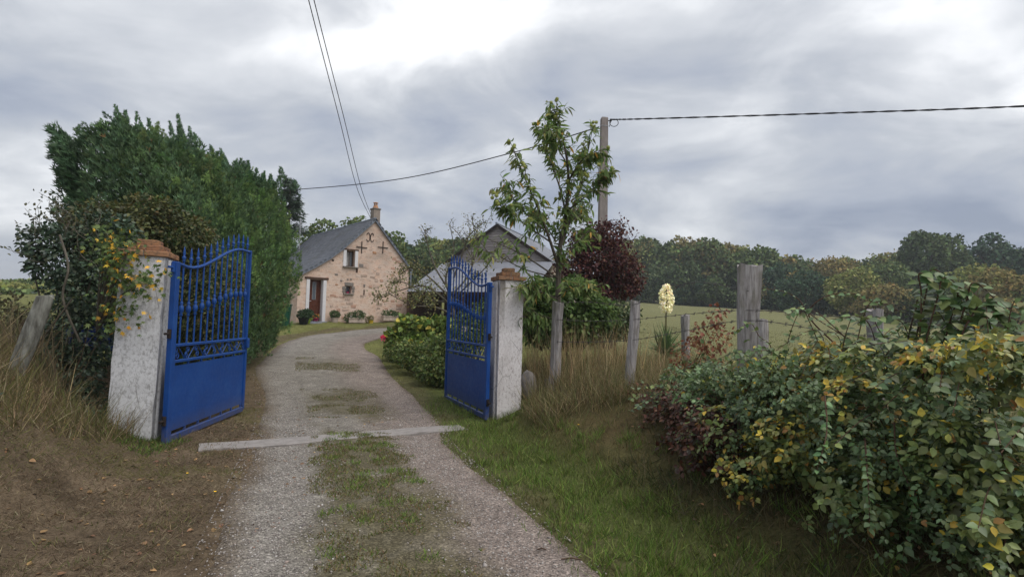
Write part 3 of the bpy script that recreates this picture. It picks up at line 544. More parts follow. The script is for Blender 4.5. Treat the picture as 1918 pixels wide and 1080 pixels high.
# ------------------------------------------------------------------ blue gate leaves
def gate(name, A, B, label, zb):
    A = np.array(A); B = np.array(B); L = float(np.linalg.norm(B - A)); rz = math.atan2(B[1] - A[1], B[0] - A[0])
    g = empty(name, (A[0], A[1], zb), label, 'gate', 'two blue iron gate leaves', rz); bl = M['blue']
    top = lambda s: 1.955 + 0.40 * (0.5 - 0.5 * math.cos(math.pi * min(max((s - 0.10) / 0.78, 0), 1))) + 0.03 * math.exp(-((s) / 0.10) ** 2)
    MB().box((0.045, 0, 1.0), (0.09, 0.06, 2.0), None, 0.006).build('hinge_stile', bl, g)
    MB().box((L - 0.022, 0, 1.20), (0.044, 0.045, 2.36), None, 0.005).build('free_stile', bl, g)
    MB().box((L / 2 + 0.02, 0, 0.035), (L - 0.15, 0.045, 0.07), None, 0.004).build('bottom_rail', bl, g)
    MB().box((L / 2 + 0.02, 0, 0.885), (L - 0.15, 0.04, 0.032), None, 0.004).build('middle_rail', bl, g)
    MB().box((L / 2 + 0.02, 0, 1.065), (L - 0.15, 0.04, 0.032), None, 0.004).build('middle_rail', bl, g)
    MB().box((L / 2 + 0.02, 0, 0.475), (L - 0.16, 0.008, 0.72), None, 0.0).build('sheet_panel', bl, g)
    for sx in (0.09 + 0.012, L - 0.044 - 0.012):
        MB().box((sx, 0, 0.475), (0.02, 0.03, 0.78)).build('panel_edge', bl, g)
    for k in range(7):
        xx = 0.12 + (L - 0.22) * k / 6
        MB().box((xx, 0, 0.0925), (0.022, 0.02, 0.044)).build('panel_tab', bl, g); MB().box((xx, 0, 0.852), (0.022, 0.02, 0.033)).build('panel_tab', bl, g)
    n = 30; b = MB()
    b.tube([(0.05 + (L - 0.06) * i / n, 0, top(i / n)) for i in range(n + 1)], 0.019, 8); b.build('top_rail', bl, g, True)
    nb = 12
    fin_m = MB().lathe([(0.012, 0), (0.020, 0.012), (0.010, 0.026), (0.024, 0.045), (0.020, 0.062), (0.009, 0.075), (0.017, 0.10), (0.008, 0.15), (0.001, 0.185)], n=8).mesh('finial', bl, True)
    col_m = MB().lathe([(0.010, -0.085), (0.022, -0.07), (0.012, -0.05), (0.026, -0.03), (0.030, 0.0), (0.026, 0.03), (0.012, 0.05), (0.022, 0.07), (0.010, 0.085)], n=8).mesh('collar', bl, True)
    for k in range(nb):
        s = (k + 0.75) / (nb + 0.3); xx = 0.09 + (L - 0.134) * s; zt = top(xx / L)
        br = MB().tube([(0, 0, 1.07), (0, 0, zt + 0.05)], 0.0105, 8).build('bar', bl, g); br.location = (xx, 0, 0)
        f = obj('finial', fin_m, br); f.location = (0, 0, zt + 0.045)
        c = obj('collar', col_m, br); c.location = (0, 0, 1.47 + 0.62 * (zt - 1.96))
    # scroll band between the two middle rails
    ns = 9
    for k in range(ns):
        xc = 0.17 + (L - 0.30) * k / (ns - 1); sg = 1 if k % 2 else -1; pts = []
        for i in range(25):
            t = i / 24.0 * 2 - 1; a = 2.6 * math.pi * abs(t) ; r = 0.036 * (1 - 0.62 * abs(t))
            cz = 0.975 + (0.032 if t > 0 else -0.032); cx_ = xc + sg * 0.014 * (1 if t > 0 else -1)
            pts.append((cx_ + sg * r * math.sin(a) * (1 if t > 0 else -1), 0, cz - (r * math.cos(a)) * (1 if t > 0 else -1)))
        MB().tube(pts, 0.0065, 5).build('scroll', bl, g, True)
        if k < ns - 1:
            x2 = xc + (L - 0.30) / (ns - 1); MB().tube([(xc + 0.035, 0.004, 0.90 if sg > 0 else 1.05), (x2 - 0.035, 0.004, 1.05 if sg > 0 else 0.90)], 0.006, 5).build('brace', bl, g)
    for z in (0.25, 1.2, 1.93):
        q = MB().tube([(-0.10, 0, z), (0.01, 0, z)], 0.014, 8); q.lathe([(0.022, -0.05), (0.022, 0.05)], (-0.012, 0, z), 8); q.build('hinge', M['iron'] if z < 1.9 else bl, g)
    MB().box((L - 0.03, -0.035, 1.0), (0.07, 0.03, 0.14), None, 0.005).build('lock_box', bl, g)
    return g
gate('gate_leaf', (-3.755, 6.02), (-3.95, 8.17), 'open blue iron gate leaf hinged on the left grey-white pillar', 0.045)
gate('gate_leaf', (-0.315, 7.99), (-1.16, 9.95), 'open blue iron gate leaf hinged on the right white painted pillar', 0.03)
# concrete threshold strip
A = PZ(372, 840, 0)[:2]; B = PZ(868, 800, 0)[:2]; dv = (B - A) / np.linalg.norm(B - A); nv = np.array([-dv[1], dv[0]]); b = MB(); vs = []; fs = []; ns = 24
for i in range(ns + 1):
    c = A + (B - A) * i / ns; z0 = 0.004 + np.interp(i / ns, [0, 1], [HF(*A) - 0.03, HF(*B) - 0.01]) * 0.5 + 0.012 * max(0, 1 - i / 6.0) - 0.012 * max(0, 1 - (ns - i) / 3.0)
    for o_, z in ((-0.17, -0.1), (-0.17, 0.012), (-0.155, 0.021), (0.155, 0.021), (0.17, 0.012), (0.17, -0.1)):
        o2 = o_ + random.uniform(-0.012, 0.012) * (abs(o_) > 0.12); vs.append((c[0] + nv[0] * o2, c[1] + nv[1] * o2, z0 + z))
for i in range(ns): fs += [(i * 6 + k, i * 6 + 6 + k, i * 6 + 7 + k, i * 6 + k + 1) for k in range(5)]
b.add(vs, fs); tag(b.build('threshold_strip', M['sill_concrete']), 'worn concrete strip set flush across the drive between the gate pillars', 'threshold')

# ------------------------------------------------------------------ stone house
ha = rad(40); HU = np.array([math.cos(ha), math.sin(ha), 0]); HV = np.array([-math.sin(ha), math.cos(ha), 0]); HO = np.array([-6.94, 27.0, 0.0])
house = empty('stone_house', HO, 'old pinkish stone house with steep slate roof, chimney and iron wall anchors', 'house', None, ha)
GZ = 1.0; TH = 0.42; LEN = 8.4
WPROF = [(-3.62, 0.6), (2.02, 0.6), (2.02, 3.98), (0, 6.20), (-1.55, 4.62), (-2.14, 4.12), (-2.85, 3.66), (-3.62, 3.24)]
def prism(prof, y0, y1):
    n = len(prof); vs = [(x, y0, z) for x, z in prof] + [(x, y1, z) for x, z in prof]
    return vs, [tuple(range(n)), tuple(range(2 * n - 1, n - 1, -1))] + [((i + 1) % n, i, n + i, n + (i + 1) % n) for i in range(n)]
wb = MB().add(*prism(WPROF, 0, TH)); wo = wb.build('gable_wall', M['wall'], house)
OPEN = {'door': (-3.09, -2.46, 1.12, 3.10), 'window': (-1.40, -0.96, 3.83, 4.60), 'small': (-1.38, -1.06, 2.53, 2.88)}
def boolcut(o, boxes):
    for (x0, x1, z0, z1) in boxes:
        c = MB().box(((x0 + x1) / 2, 0, (z0 + z1) / 2), (x1 - x0, 1.6, z1 - z0)).build('cutter', M['wall'], None); c.matrix_world = Matrix.Translation(HO) @ Matrix.Rotation(ha, 4, 'Z')
        m = o.modifiers.new('b', 'BOOLEAN'); m.operation = 'DIFFERENCE'; m.solver = 'EXACT'; m.object = c
    bpy.context.view_layer.update(); dg = bpy.context.evaluated_depsgraph_get(); me = bpy.data.meshes.new_from_object(o.evaluated_get(dg)); cs = [m.object for m in o.modifiers]; o.modifiers.clear(); o.data = me
    for c in cs: bpy.data.objects.remove(c)
boolcut(wo, [OPEN['door'], OPEN['window'], OPEN['small']])
# other walls
MB().box((2.02 - TH / 2, (LEN + TH) / 2, 2.25), (TH - 0.004, LEN - TH, 3.30)).build('side_wall', M['wall'], house); MB().box((-3.62 + TH / 2, (LEN + TH) / 2, 1.9), (TH - 0.004, LEN - TH, 2.55)).build('side_wall', M['wall'], house)
MB().add(*prism(WPROF, LEN - 0.002, LEN + 0.3)).build('gable_wall', M['wall'], house)
# slate roof: boarding plus rows of slates
RL = [(0.0, 6.30), (-1.60, 4.72), (-2.2, 4.21), (-2.9, 3.74), (-3.80, 3.20)]; RR = [(0.0, 6.30), (2.24, 3.83)]
def roofside(pts, nm):
    b = MB(); n = len(pts); vs = []; y0, y1 = -0.08, LEN + 0.38
    for y in (y0, y1):
        vs += [(x, y, z) for x, z in pts] + [(x, y, z - 0.07) for x, z in pts]
    m = 2 * n; fs = []
    for i in range(n - 1): fs += [(i, i + 1, m + i + 1, m + i), (n + i, m + n + i, m + n + i + 1, n + i + 1), (i, n + i, n + i + 1, i + 1), (m + i, m + i + 1, m + n + i + 1, m + n + i)]
    fs += [(n - 1, 2 * n - 1, m + 2 * n - 1, m + n - 1)]
    r = b.add(vs, fs).build(nm, M['zinc'], house)
    # slates
    seg = [np.array(p) for p in pts]; SP, SA, SN, SS = [], [], [], []
    tot = sum(np.linalg.norm(seg[i + 1] - seg[i]) for i in range(n - 1)); s = 0.0
    while s < tot - 0.02:
        q = s; i = 0
        while i < n - 2 and q > np.linalg.norm(seg[i + 1] - seg[i]): q -= np.linalg.norm(seg[i + 1] - seg[i]); i += 1
        d2 = (seg[i + 1] - seg[i]) / np.linalg.norm(seg[i + 1] - seg[i]); p2 = seg[i] + d2 * q; row = int(round(s / 0.125))
        yy = y0 + (0.1 if row % 2 else 0.0)
        while yy < y1 - 0.02:
            SP.append((p2[0], yy, p2[1] + 0.012)); SA.append((d2[0], random.uniform(-0.012, 0.012), d2[1] + 0.03)); nn = np.array([-d2[1], 0, d2[0]]); nn = nn if nn[2] > 0 else -nn; SN.append(nn); SS.append(0.2); yy += 0.2
        s += 0.125
    tpl = (np.array([(-0.485, 0, 0.012), (0.485, 0, 0.012), (0.485, 0.75, 0.10), (-0.485, 0.75, 0.10), (0.485, 0.75, 0.02), (-0.485, 0.75, 0.02)]), np.array([(0, 1, 2, 3), (3, 2, 4, 5)]))
    V, F, C = scatter(tpl, np.array(SP), np.array(SA), np.array(SN), np.array(SS), np.ones((len(SP), 3))); o = obj('slates', np_mesh('slates', V, F, M['slate']), r); o['kind'] = 'stuff'; return r
roofL = roofside(RL, 'roof'); roofR = roofside(RR, 'roof')
def verge(pts, nm='verge_board', d=0.15, y=-0.105):
    b = MB(); n = len(pts); vs = [(x, yy, z + o_) for yy in (y, y + 0.025) for o_ in (0.0, -d) for x, z in pts]; m = 2 * n
    fs = []
    for i in range(n - 1): fs += [(i, n + i, n + i + 1, i + 1), (m + i, m + i + 1, m + n + i + 1, m + n + i), (i, i + 1, m + i + 1, m + i), (n + i, m + n + i, m + n + i + 1, n + i + 1)]
    b.add(vs, fs).build(nm, M['zinc'], house)
verge([(x, z + 0.03) for x, z in RL]); verge([(x, z + 0.03) for x, z in RR])
MB().tube([(0, -0.1, 6.335), (0, LEN + 0.38, 6.335)], 0.05, 8).build('ridge_cap', M['zinc'], house)
# chimney stands on the roof ridge
ch = MB().box((0.17, 0.32, 6.38), (0.35, 0.40, 0.92), None, 0.01).build('chimney', M['chimney_render'], house)
MB().box((0.17, 0.32, 6.87), (0.41, 0.46, 0.07), None, 0.01).build('chimney_cap', M['greystone'], ch)
MB().lathe([(0.17, 0), (0.12, 0.10), (0.10, 0.14), (0.10, 0.19)], (0.17, 0.32, 6.905), 10).build('chimney_pot', M['terracotta'], ch); b = MB()
for k in range(4): b.box((0.17 + 0.075 * math.cos(k * math.pi / 2 + 0.6), 0.32 + 0.075 * math.sin(k * math.pi / 2 + 0.6), 7.13), (0.03, 0.03, 0.09))
b.lathe([(0.13, 0.0), (0.12, 0.03), (0.02, 0.06)], (0.17, 0.32, 7.175), 10); b.build('pot_hood', M['terracotta'], ch)
# door set deep in its opening
dx0, dx1, dz0, dz1 = OPEN['door']; dr = empty_ = bpy.data.objects.new('door', None); COL.objects.link(dr); dr.parent = house
MB().box(((dx0 + dx1) / 2, 0.30, (dz0 + dz1) / 2), (dx1 - dx0 - 0.004, 0.05, dz1 - dz0), None, 0.0).build('door_leaf', M['door_wood'], dr)
for xx in (dx0 + 0.035, dx1 - 0.035): MB().box((xx, 0.275, (dz0 + dz1) / 2), (0.07, 0.06, dz1 - dz0)).build('door_frame', M['door_wood'], dr)
MB().box((dx0 + 0.31, 0.268, 2.58), (0.17, 0.02, 0.82)).build('pane', M['curtain'], dr); MB().box((dx0 + 0.31, 0.255, 2.58), (0.15, 0.004, 0.80)).build('glass', M['glass'], dr)
MB().box((dx0 + 0.32, 0.266, 1.55), (0.34, 0.022, 0.55), None, 0.01).build('door_panel', M['door_wood'], dr); MB().tube([(dx0 + 0.1, 0.26, 2.1), (dx0 + 0.1, 0.21, 2.1), (dx0 + 0.18, 0.21, 2.1)], 0.012, 6).build('handle', M['alu'], dr)
for xx, w_ in ((dx0 - 0.075, 0.15), (dx1 + 0.075, 0.15)): MB().box((xx, -0.008, (dz0 + dz1) / 2 - 0.02), (w_, 0.05, dz1 - dz0 + 0.0), None, 0.004).build('door_jamb', M['white_frame'], house)
MB().box((dx1 - 0.008, 0.13, (dz0 + dz1) / 2), (0.012, 0.24, dz1 - dz0 - 0.01)).build('door_reveal', M['white_frame'], house); MB().box((dx0 + 0.008, 0.13, (dz0 + dz1) / 2), (0.012, 0.24, dz1 - dz0 - 0.01)).build('door_reveal', M['white_frame'], house)
MB().box((-2.775, -0.012, 3.155), (1.10, 0.07, 0.095), None, 0.008).build('lintel', M['brown_wood'], house)
q = MB().box((-2.62, -0.30, 1.045), (1.22, 0.62, 0.10), None, 0.01); q.box((-2.76, -0.17, 1.12), (0.86, 0.36, 0.10), None, 0.01); q.build('doorstep', M['step_grey'], house)
# windows
wx0, wx1, wz0, wz1 = OPEN['window']
wd = bpy.data.objects.new('window', None); COL.objects.link(wd); wd.parent = house
for c_, s_ in ((((wx0 + wx1) / 2, 0.2, wz1 - 0.025), (wx1 - wx0, 0.05, 0.05)), (((wx0 + wx1) / 2, 0.2, wz0 + 0.025), (wx1 - wx0, 0.05, 0.05)), ((wx0 + 0.025, 0.2, (wz0 + wz1) / 2), (0.05, 0.05, wz1 - wz0 - 0.1)), ((wx1 - 0.025, 0.2, (wz0 + wz1) / 2), (0.05, 0.05, wz1 - wz0 - 0.1)), (((wx0 + wx1) / 2, 0.195, (wz0 + wz1) / 2), (0.03, 0.045, wz1 - wz0 - 0.1))): MB().box(c_, s_).build('window_frame', M['brown_wood'], wd)
MB().box(((wx0 + wx1) / 2, 0.215, (wz0 + wz1) / 2), (wx1 - wx0 - 0.02, 0.006, wz1 - wz0 - 0.02)).build('pane', M['glass'], wd); MB().box(((wx0 + wx1) / 2 - 0.06, 0.207, (wz0 + wz1) / 2), (0.2, 0.004, wz1 - wz0 - 0.1)).build('curtain', M['curtain'], wd)
for k in range(3): MB().tube([(wx0 + 0.11 * (k + 1), 0.09, wz0), (wx0 + 0.11 * (k + 1), 0.09, wz1)], 0.009, 6).build('window_bar', M['iron'], wd)
for xx in (wx0 - 0.075, wx1 + 0.075): MB().box((xx, -0.008, (wz0 + wz1) / 2), (0.15, 0.045, wz1 - wz0 + 0.02), None, 0.004).build('window_surround', M['white_frame'], wd)
MB().box(((wx0 + wx1) / 2, -0.01, wz1 + 0.045), (wx1 - wx0 + 0.36, 0.05, 0.07), None, 0.004).build('lintel', M['brown_wood'], wd); MB().box(((wx0 + wx1) / 2, -0.04, wz0 - 0.03), (wx1 - wx0 + 0.34, 0.14, 0.055), None, 0.006).build('sill', M['greystone'], wd)
sx0, sx1, sz0, sz1 = OPEN['small']
sw = bpy.data.objects.new('small_window', None); COL.objects.link(sw); sw.parent = house
MB().box(((sx0 + sx1) / 2, 0.25, (sz0 + sz1) / 2), (sx1 - sx0, 0.02, sz1 - sz0)).build('pane', M['glass'], sw); MB().box(((sx0 + sx1) / 2, -0.03, sz0 - 0.035), (0.52, 0.13, 0.06), None, 0.006).build('sill', M['greystone'], sw)
MB().box(((sx0 + sx1) / 2 + 0.02, -0.008, sz1 + 0.09), (0.44, 0.05, 0.17), None, 0.012, 0.006).build('lintel', M['greystone'], sw)
for x_, z_, a_, h_ in ((sx0 - 0.08, sz0 + 0.10, 0.13, 0.15), (sx0 - 0.06, sz0 + 0.26, 0.18, 0.14), (sx1 + 0.08, sz0 + 0.11, 0.12, 0.14), (sx1 + 0.07, sz0 + 0.27, 0.16, 0.15)): MB().box((x_, -0.004, z_), (a_, 0.04, h_), None, 0.012, 0.006).build('stone', M['greystone'], sw)
MB().lathe([(0.05, 0), (0.08, 0.09)], ((sx0 + sx1) / 2, 0.1, sz0 + 0.003), 10).build('flower_pot', M['magenta_plastic'], sw)
# single dressed and dark stones showing proud of the pointing
for x_, z_, a_, h_, m_ in ((-0.62, 3.92, 0.22, 0.17, 'greystone'), (-0.84, 3.66, 0.10, 0.2, 'brown_wood'), (-1.12, 3.22, 0.10, 0.06, 'greystone'), (-1.28, 3.2, 0.09, 0.06, 'greystone'), (-1.6, 3.12, 0.11, 0.07, 'greystone'), (-1.82, 2.92, 0.12, 0.06, 'terracotta'), (-0.42, 2.95, 0.09, 0.14, 'greystone'), (-0.42, 2.62, 0.06, 0.26, 'brown_wood'), (-1.85, 3.4, 0.16, 0.07, 'greystone'), (0.05, 4.62, 0.2, 0.1, 'terracotta'), (-2.05, 4.06, 0.1, 0.09, 'iron')):
    MB().box((x_, -0.004, z_), (a_, 0.03, h_), None, 0.009, 0.006).build('stone', M[m_], house)
stn = [NT('wall_stone_%d' % k) for k in range(4)]
for t, c_ in zip(stn, ((0.56, 0.42, 0.34), (0.49, 0.37, 0.30), (0.68, 0.54, 0.45), (0.55, 0.34, 0.25))): t.col(t.ramp(t.noise(t.pos(), 18, 4), [(0.3, tuple(v * 0.75 for v in c_)), (0.7, c_)])).rough(0.95, 0.1)
zz_ = 1.15; sc_n = 0
while zz_ < 5.7:
    xl = max(np.interp(zz_, [3.24, 3.66, 4.12, 4.62, 6.2], [-3.55, -2.8, -2.1, -1.5, 0]), -3.5); xr = np.interp(zz_, [3.98, 6.2], [1.95, 0])
    xx = xl + 0.15
    while xx < xr - 0.2:
        w_ = random.uniform(0.12, 0.34); h_ = random.uniform(0.07, 0.14)
        if random.random() < 0.34 and not any(x0 - 0.42 < xx + w_ / 2 < x1 + 0.42 and z0 - 0.25 < zz_ < z1 + 0.3 for x0, x1, z0, z1 in OPEN.values()) and not (4.35 < zz_ and -1.0 < xx < 0.8):
            MB().box((xx + w_ / 2, 0.0, zz_ + random.uniform(-0.03, 0.03)), (w_, 0.022, h_), Matrix.Rotation(random.uniform(-0.05, 0.05), 3, 'Y'), 0.01, 0.008).build('stone', random.choice(stn).m, house)
        xx += w_ + random.uniform(0.05, 0.25)
    zz_ += random.uniform(0.15, 0.19)
# iron wall anchors
b = MB()
for cx_, cz_ in ((-0.64, 4.82), (0.49, 4.93)):
    q = MB().box((cx_, -0.022, cz_), (0.035, 0.03, 0.60)); q.box((cx_, -0.026, cz_), (0.56, 0.03, 0.035)); q.build('wall_anchor', M['iron'], house)
for sg in (-1, 1):
    pts = [(-0.215 + sg * 0.035 + sg * 0.10 * (math.sin(a)) * 1.0 + sg * 0.06, -0.02, 5.36 + 0.2 * math.cos(a)) for a in np.linspace(rad(35), rad(-215), 22)]
    pts = [(-0.215 + sg * (0.105 - 0.09 * math.cos(a)), -0.022, 5.36 + 0.21 * math.sin(a)) for a in np.linspace(rad(-150), rad(150), 26)]
    q = MB().tube(pts, 0.017, 6)
    q.build('wall_anchor', M['iron'], house, True)
q = MB().tube([(2.1, -0.06, 1.0), (2.1, -0.06, 3.85)], 0.045, 8).build('downpipe', M['zinc'], house)
# antenna on the far end
an = MB().tube([(-1.5, 6.4, 4.7), (-1.5, 6.4, 6.9)], 0.02, 6)
for k in range(6): an.tube([(-1.75, 6.4, 6.2 + 0.1 * k), (-1.2, 6.4, 6.2 + 0.1 * k)], 0.008, 4)
an.build('antenna', M['alu'], house)

# ------------------------------------------------------------------ barn with boarded gable and corrugated lean-to
ba = rad(-20); BO = np.array([-0.89, 30.0, 0.0]); barn = empty('barn', BO, 'grey boarded barn with corrugated lean-to roof behind the blue gate', 'barn', None, ba)
zr, kx = 6.72, 0.665; BW = 3.15; BL = 9.0
prof = [(-BW, 0.8), (BW, 0.8), (BW, zr - kx * BW - 0.1), (0, zr - 0.1), (-BW, zr - kx * BW - 0.1)]
MB().add(*prism(prof, 0.06, BL)).build('wall', M['plaster_beige'], barn)
z = 4.66; k = 0
while z < zr - 0.28:
    h_ = 0.132; hwm = (zr - 0.1 - z) / kx - 0.02; hwt = (zr - 0.1 - z - h_) / kx - 0.02
    hwm = min(hwm, BW - 0.02); hwt = max(min(hwt, BW - 0.02), 0.02); vs = [(-hwm, 0.055, z), (hwm, 0.055, z), (hwt, 0.055, z + h_), (-hwt, 0.055, z + h_), (-hwm, 0.0, z), (hwm, 0.0, z), (hwt, 0.026, z + h_), (-hwt, 0.026, z + h_)]
    MB().add(vs, [(0, 1, 2, 3), (4, 7, 6, 5), (4, 5, 1, 0), (5, 6, 2, 1), (6, 7, 3, 2), (7, 4, 0, 3)]).build('board', M['board'], barn); z += h_ + 0.006
def corrugated(P0, U, Wd, Dn, Lg, nm, pitch=0.076, amp=0.016, parent=None):
    n = int(Wd / pitch * 6); U = np.array(U); Dn = np.array(Dn); Nv = nrm(np.cross(U, Dn)); Nv = Nv if Nv[2] > 0 else -Nv; u = np.linspace(0, Wd, n); rows = np.linspace(0, Lg, 7); V = []
    for r in rows: V.append(np.array(P0) + u[:, None] * U + r * Dn + (amp * np.sin(u / pitch * 2 * math.pi))[:, None] * Nv + 0.008 * ((r / Lg * 3) % 1) * Nv)
    V = np.concatenate(V); ii = (np.arange(6)[:, None] * n + np.arange(n - 1)[None]).ravel(); F = np.stack([ii, ii + 1, ii + n + 1, ii + n], 1); return obj(nm, np_mesh(nm, V, F, M['tin'], None, True), parent)
lr = BW + 0.28; sl = math.hypot(1, kx)
corrugated((0, -0.09, zr), (0, 1, 0), BL + 0.4, (1 / sl, 0, -kx / sl), lr * sl, 'roof', parent=barn); corrugated((0, -0.09, zr), (0, 1, 0), BL + 0.4, (-1 / sl, 0, -kx / sl), lr * sl, 'roof', parent=barn)
for sg in (-1, 1):
    q = MB(); pts = [(0, zr + 0.03), (sg * lr, zr + 0.03 - kx * lr)]; vs = [(x, y, z_ + o_) for y in (-0.115, -0.09) for o_ in (0, -0.2) for x, z_ in pts]; q.add(vs, [(0, 2, 3, 1), (4, 5, 7, 6), (0, 1, 5, 4), (2, 6, 7, 3)]); q.build('verge_board', M['cable'] if False else M['iron'], barn)
MB().tube([(0, -0.22, zr + 0.03), (0, BL + 0.2, zr + 0.03)], 0.06, 8).build('ridge_cap', M['zinc'], barn)
lt = 4.0; zt_, ze_ = 4.62, 2.75; ll = math.hypot(lt, zt_ - ze_)
lean = corrugated((-3.25, -0.03, zt_), (1, 0, 0), 6.6, (0, -lt / ll, -(zt_ - ze_) / ll), ll, 'lean_to_roof', parent=barn)
for x_ in (-3.2, -0.2, 2.9): MB().box((x_, -lt + 0.2, 1.85), (0.14, 0.14, 1.7)).build('post', M['brown_wood'], barn)
MB().box((0.05, -lt + 0.2, 2.68), (6.4, 0.1, 0.12)).build('eave_beam', M['brown_wood'], barn); MB().box((-3.2, -lt / 2, 1.9), (0.06, lt - 0.5, 2.3)).build('side_boarding', M['brown_wood'], barn); MB().box((0, -0.05, 2.7), (6.2, 0.06, 3.6)).build('rear_boarding', M['brown_wood'], barn)

# ------------------------------------------------------------------ utility pole and cables
pz = HF(3.13, 19); pole = empty('utility_pole', (3.13, 19, pz), 'tall square concrete utility pole rising behind the chestnut tree', 'pole', None, rad(8))
b = MB(); hh = 8.72 - pz; vs = []
for z_, w_ in ((-0.3, 0.34), (hh * 0.5, 0.29), (hh - 0.05, 0.235), (hh, 0.20)): vs += [(sx * w_ / 2, sy * w_ * 0.4, z_) for sx, sy in ((-1, -1), (1, -1), (1, 1), (-1, 1))]
b.add(vs, [(i * 4 + k, i * 4 + (k + 1) % 4, i * 4 + 4 + (k + 1) % 4, i * 4 + 4 + k) for i in range(3) for k in range(4)] + [(12, 13, 14, 15)]); b.build('shaft', M['pole_concrete'], pole)
MB().box((0, 0, hh - 0.32), (0.262, 0.215, 0.02)).build('steel_band', M['alu'], pole); MB().tube([(0.12, -0.05, hh - 0.12), (0.26, -0.05, hh - 0.12)], 0.02, 6).build('hook', M['iron'], pole)
def cable(name, pts, r, label, twist=0):
    Q = [Vector(p) for p in curve_pts(pts, 24)]
    b = MB()
    if not twist: b.tube(Q, r, 6)
    else:
        for ph in (0, math.pi): b.tube([p + Vector((0, math.cos(i * twist + ph), math.sin(i * twist + ph))) * r * 0.9 for i, p in enumerate(Q)], r * 0.8, 5)
    return tag(b.build(name, M['cable'], None, True), label, 'cable')
cable('overhead_cable', [PY(1142, 224, 19), PY(1200, 223, 18.6), PY(1530, 213, 16.8), PY(1918, 199, 14.6), PY(2500, 165, 12)], 0.019, 'thick twisted black cable running right from the concrete pole', 1.3)
cable('overhead_cable', [PY(1122, 238, 19), PY(960, 286, 22), PY(750, 335, 26), PY(550, 355, 31), PY(440, 356, 35)], 0.022, 'black cable sagging left from the concrete pole past the chestnut')
cable('cable_loop', [PY(1142, 224, 18.95)] + [PY(1150 + 8 * math.cos(a), 230 + 7 * math.sin(a), 18.9) for a in np.linspace(-2, 4, 9)] + [PY(1141, 238, 18.95)], 0.012, 'small slack loop of black cable at the pole top')
cable('overhead_wire', [PY(694, 408, 27), PY(668, 350, 22.5), PY(635, 220, 17), PY(578, 0, 11.5), PY(545, -140, 9)], 0.011, 'thin overhead wire dropping to the house gable, left of a pair')
cable('overhead_wire', [PY(697, 408, 27), PY(676, 350, 22.5), PY(644, 220, 17), PY(588, 0, 11.5), PY(556, -140, 9)], 0.011, 'thin overhead wire dropping to the house gable, right of a pair')

# ------------------------------------------------------------------ fence posts and barbed wire
def post(base, top, r0, r1, label, cat='fence post', square=False, n=9, notch=0.03, mat='oldwood'):
    base = np.array(base, float); top = np.array(top, float); b = MB(); m = 9; p = empty('fence_post', base, label, cat, 'old wooden fence posts')
    vs = []; ph = random.uniform(0, 6)
    for i in range(m):
        t = i / (m - 1); c = (top - base) * t + np.array([0.014 * math.sin(5 * t + ph), 0.012 * math.sin(4 * t + ph * 2), 0]) * (t > 0)
        r = (r0 + (r1 - r0) * t) * (1 + 0.06 * math.sin(7 * t + ph))
        for k in range(n):
            a = 2 * math.pi * k / n; q = r * (1 + 0.13 * math.sin(3 * a + ph) + random.uniform(-0.05, 0.05)); 
            if square: q = r * min(1 / max(abs(math.cos(a + 0.3)), 1e-3), 1 / max(abs(math.sin(a + 0.3)), 1e-3), 1.25) * (1 + random.uniform(-0.04, 0.04))
            vs.append((c[0] + q * math.cos(a), c[1] + q * math.sin(a), c[2] + (random.uniform(-notch, notch) if i == m - 1 else 0)))
    fs = [(i * n + k, i * n + (k + 1) % n, (i + 1) * n + (k + 1) % n, (i + 1) * n + k) for i in range(m - 1) for k in range(n)] + [tuple((m - 1) * n + k for k in range(n))]
    b.add(vs, fs).build('stake', M[mat], p); return p
zb = lambda x, y: HF(x, y) - 0.15
P2 = PY(1187, 650, 7.3); post((1.60, 7.3, zb(1.6, 7.3)), PY(1188, 565, 7.3), 0.07, 0.068, 'slim grey fence post left of the thick post, standing in dry grass')
t_ = PY(1406, 497, 4.6); post((1.97, 4.6, 0.35), t_, 0.080, 0.092, 'thick weathered grey fence post rising above the bramble bush', square=True, n=12, notch=0.02)
t_ = PY(1048, 566, 8.35); bq = PY(1035, 720, 8.35); post((bq[0], bq[1], bq[2] - 0.2), t_, 0.075, 0.085, 'leaning grey fence post against the chestnut trunk')
for px, pt, pb, Yq, rr, lb in ((1285, 590, 640, 11.5, 0.09, 'short grey fence post right of the yucca in the pasture'), (1426, 598, 650, 7.2, 0.07, 'short pale fence post close behind the thick grey post'), (1641, 582, 700, 6.0, 0.085, 'mossy post top showing above the bramble beyond the tall shoots')):
    t_ = PY(px, pt, Yq); post((t_[0], t_[1], min(zb(t_[0], t_[1]), t_[2] - 0.4)), t_, rr, rr * 0.95, lb)
def barbed(pts, label):
    Q = [Vector(p) for p in curve_pts(pts, 30)]; b = MB()
    for ph in (0, math.pi): b.tube([p + Vector((0, math.cos(i * 0.9 + ph), math.sin(i * 0.9 + ph))) * 0.0022 for i, p in enumerate(Q)], 0.0019, 4)
    for i in range(3, len(Q) - 3, 5):
        for a in (0.6, -0.6, 2.2): b.tube([Q[i] - Vector((a * 0.008, 0.004, 0.016)), Q[i] + Vector((a * 0.008, -0.004, 0.016))], 0.0016, 4)
    tag(b.build('barbed_wire', M['wire']), label, 'wire', 'strands of barbed wire')
barbed([PY(1040, 566, 8.3), PY(1110, 566, 7.8), PY(1187, 570, 7.22), PY(1290, 530, 6.0), PY(1402, 545, 4.48)], 'upper strand of barbed wire from the chestnut to the thick post')
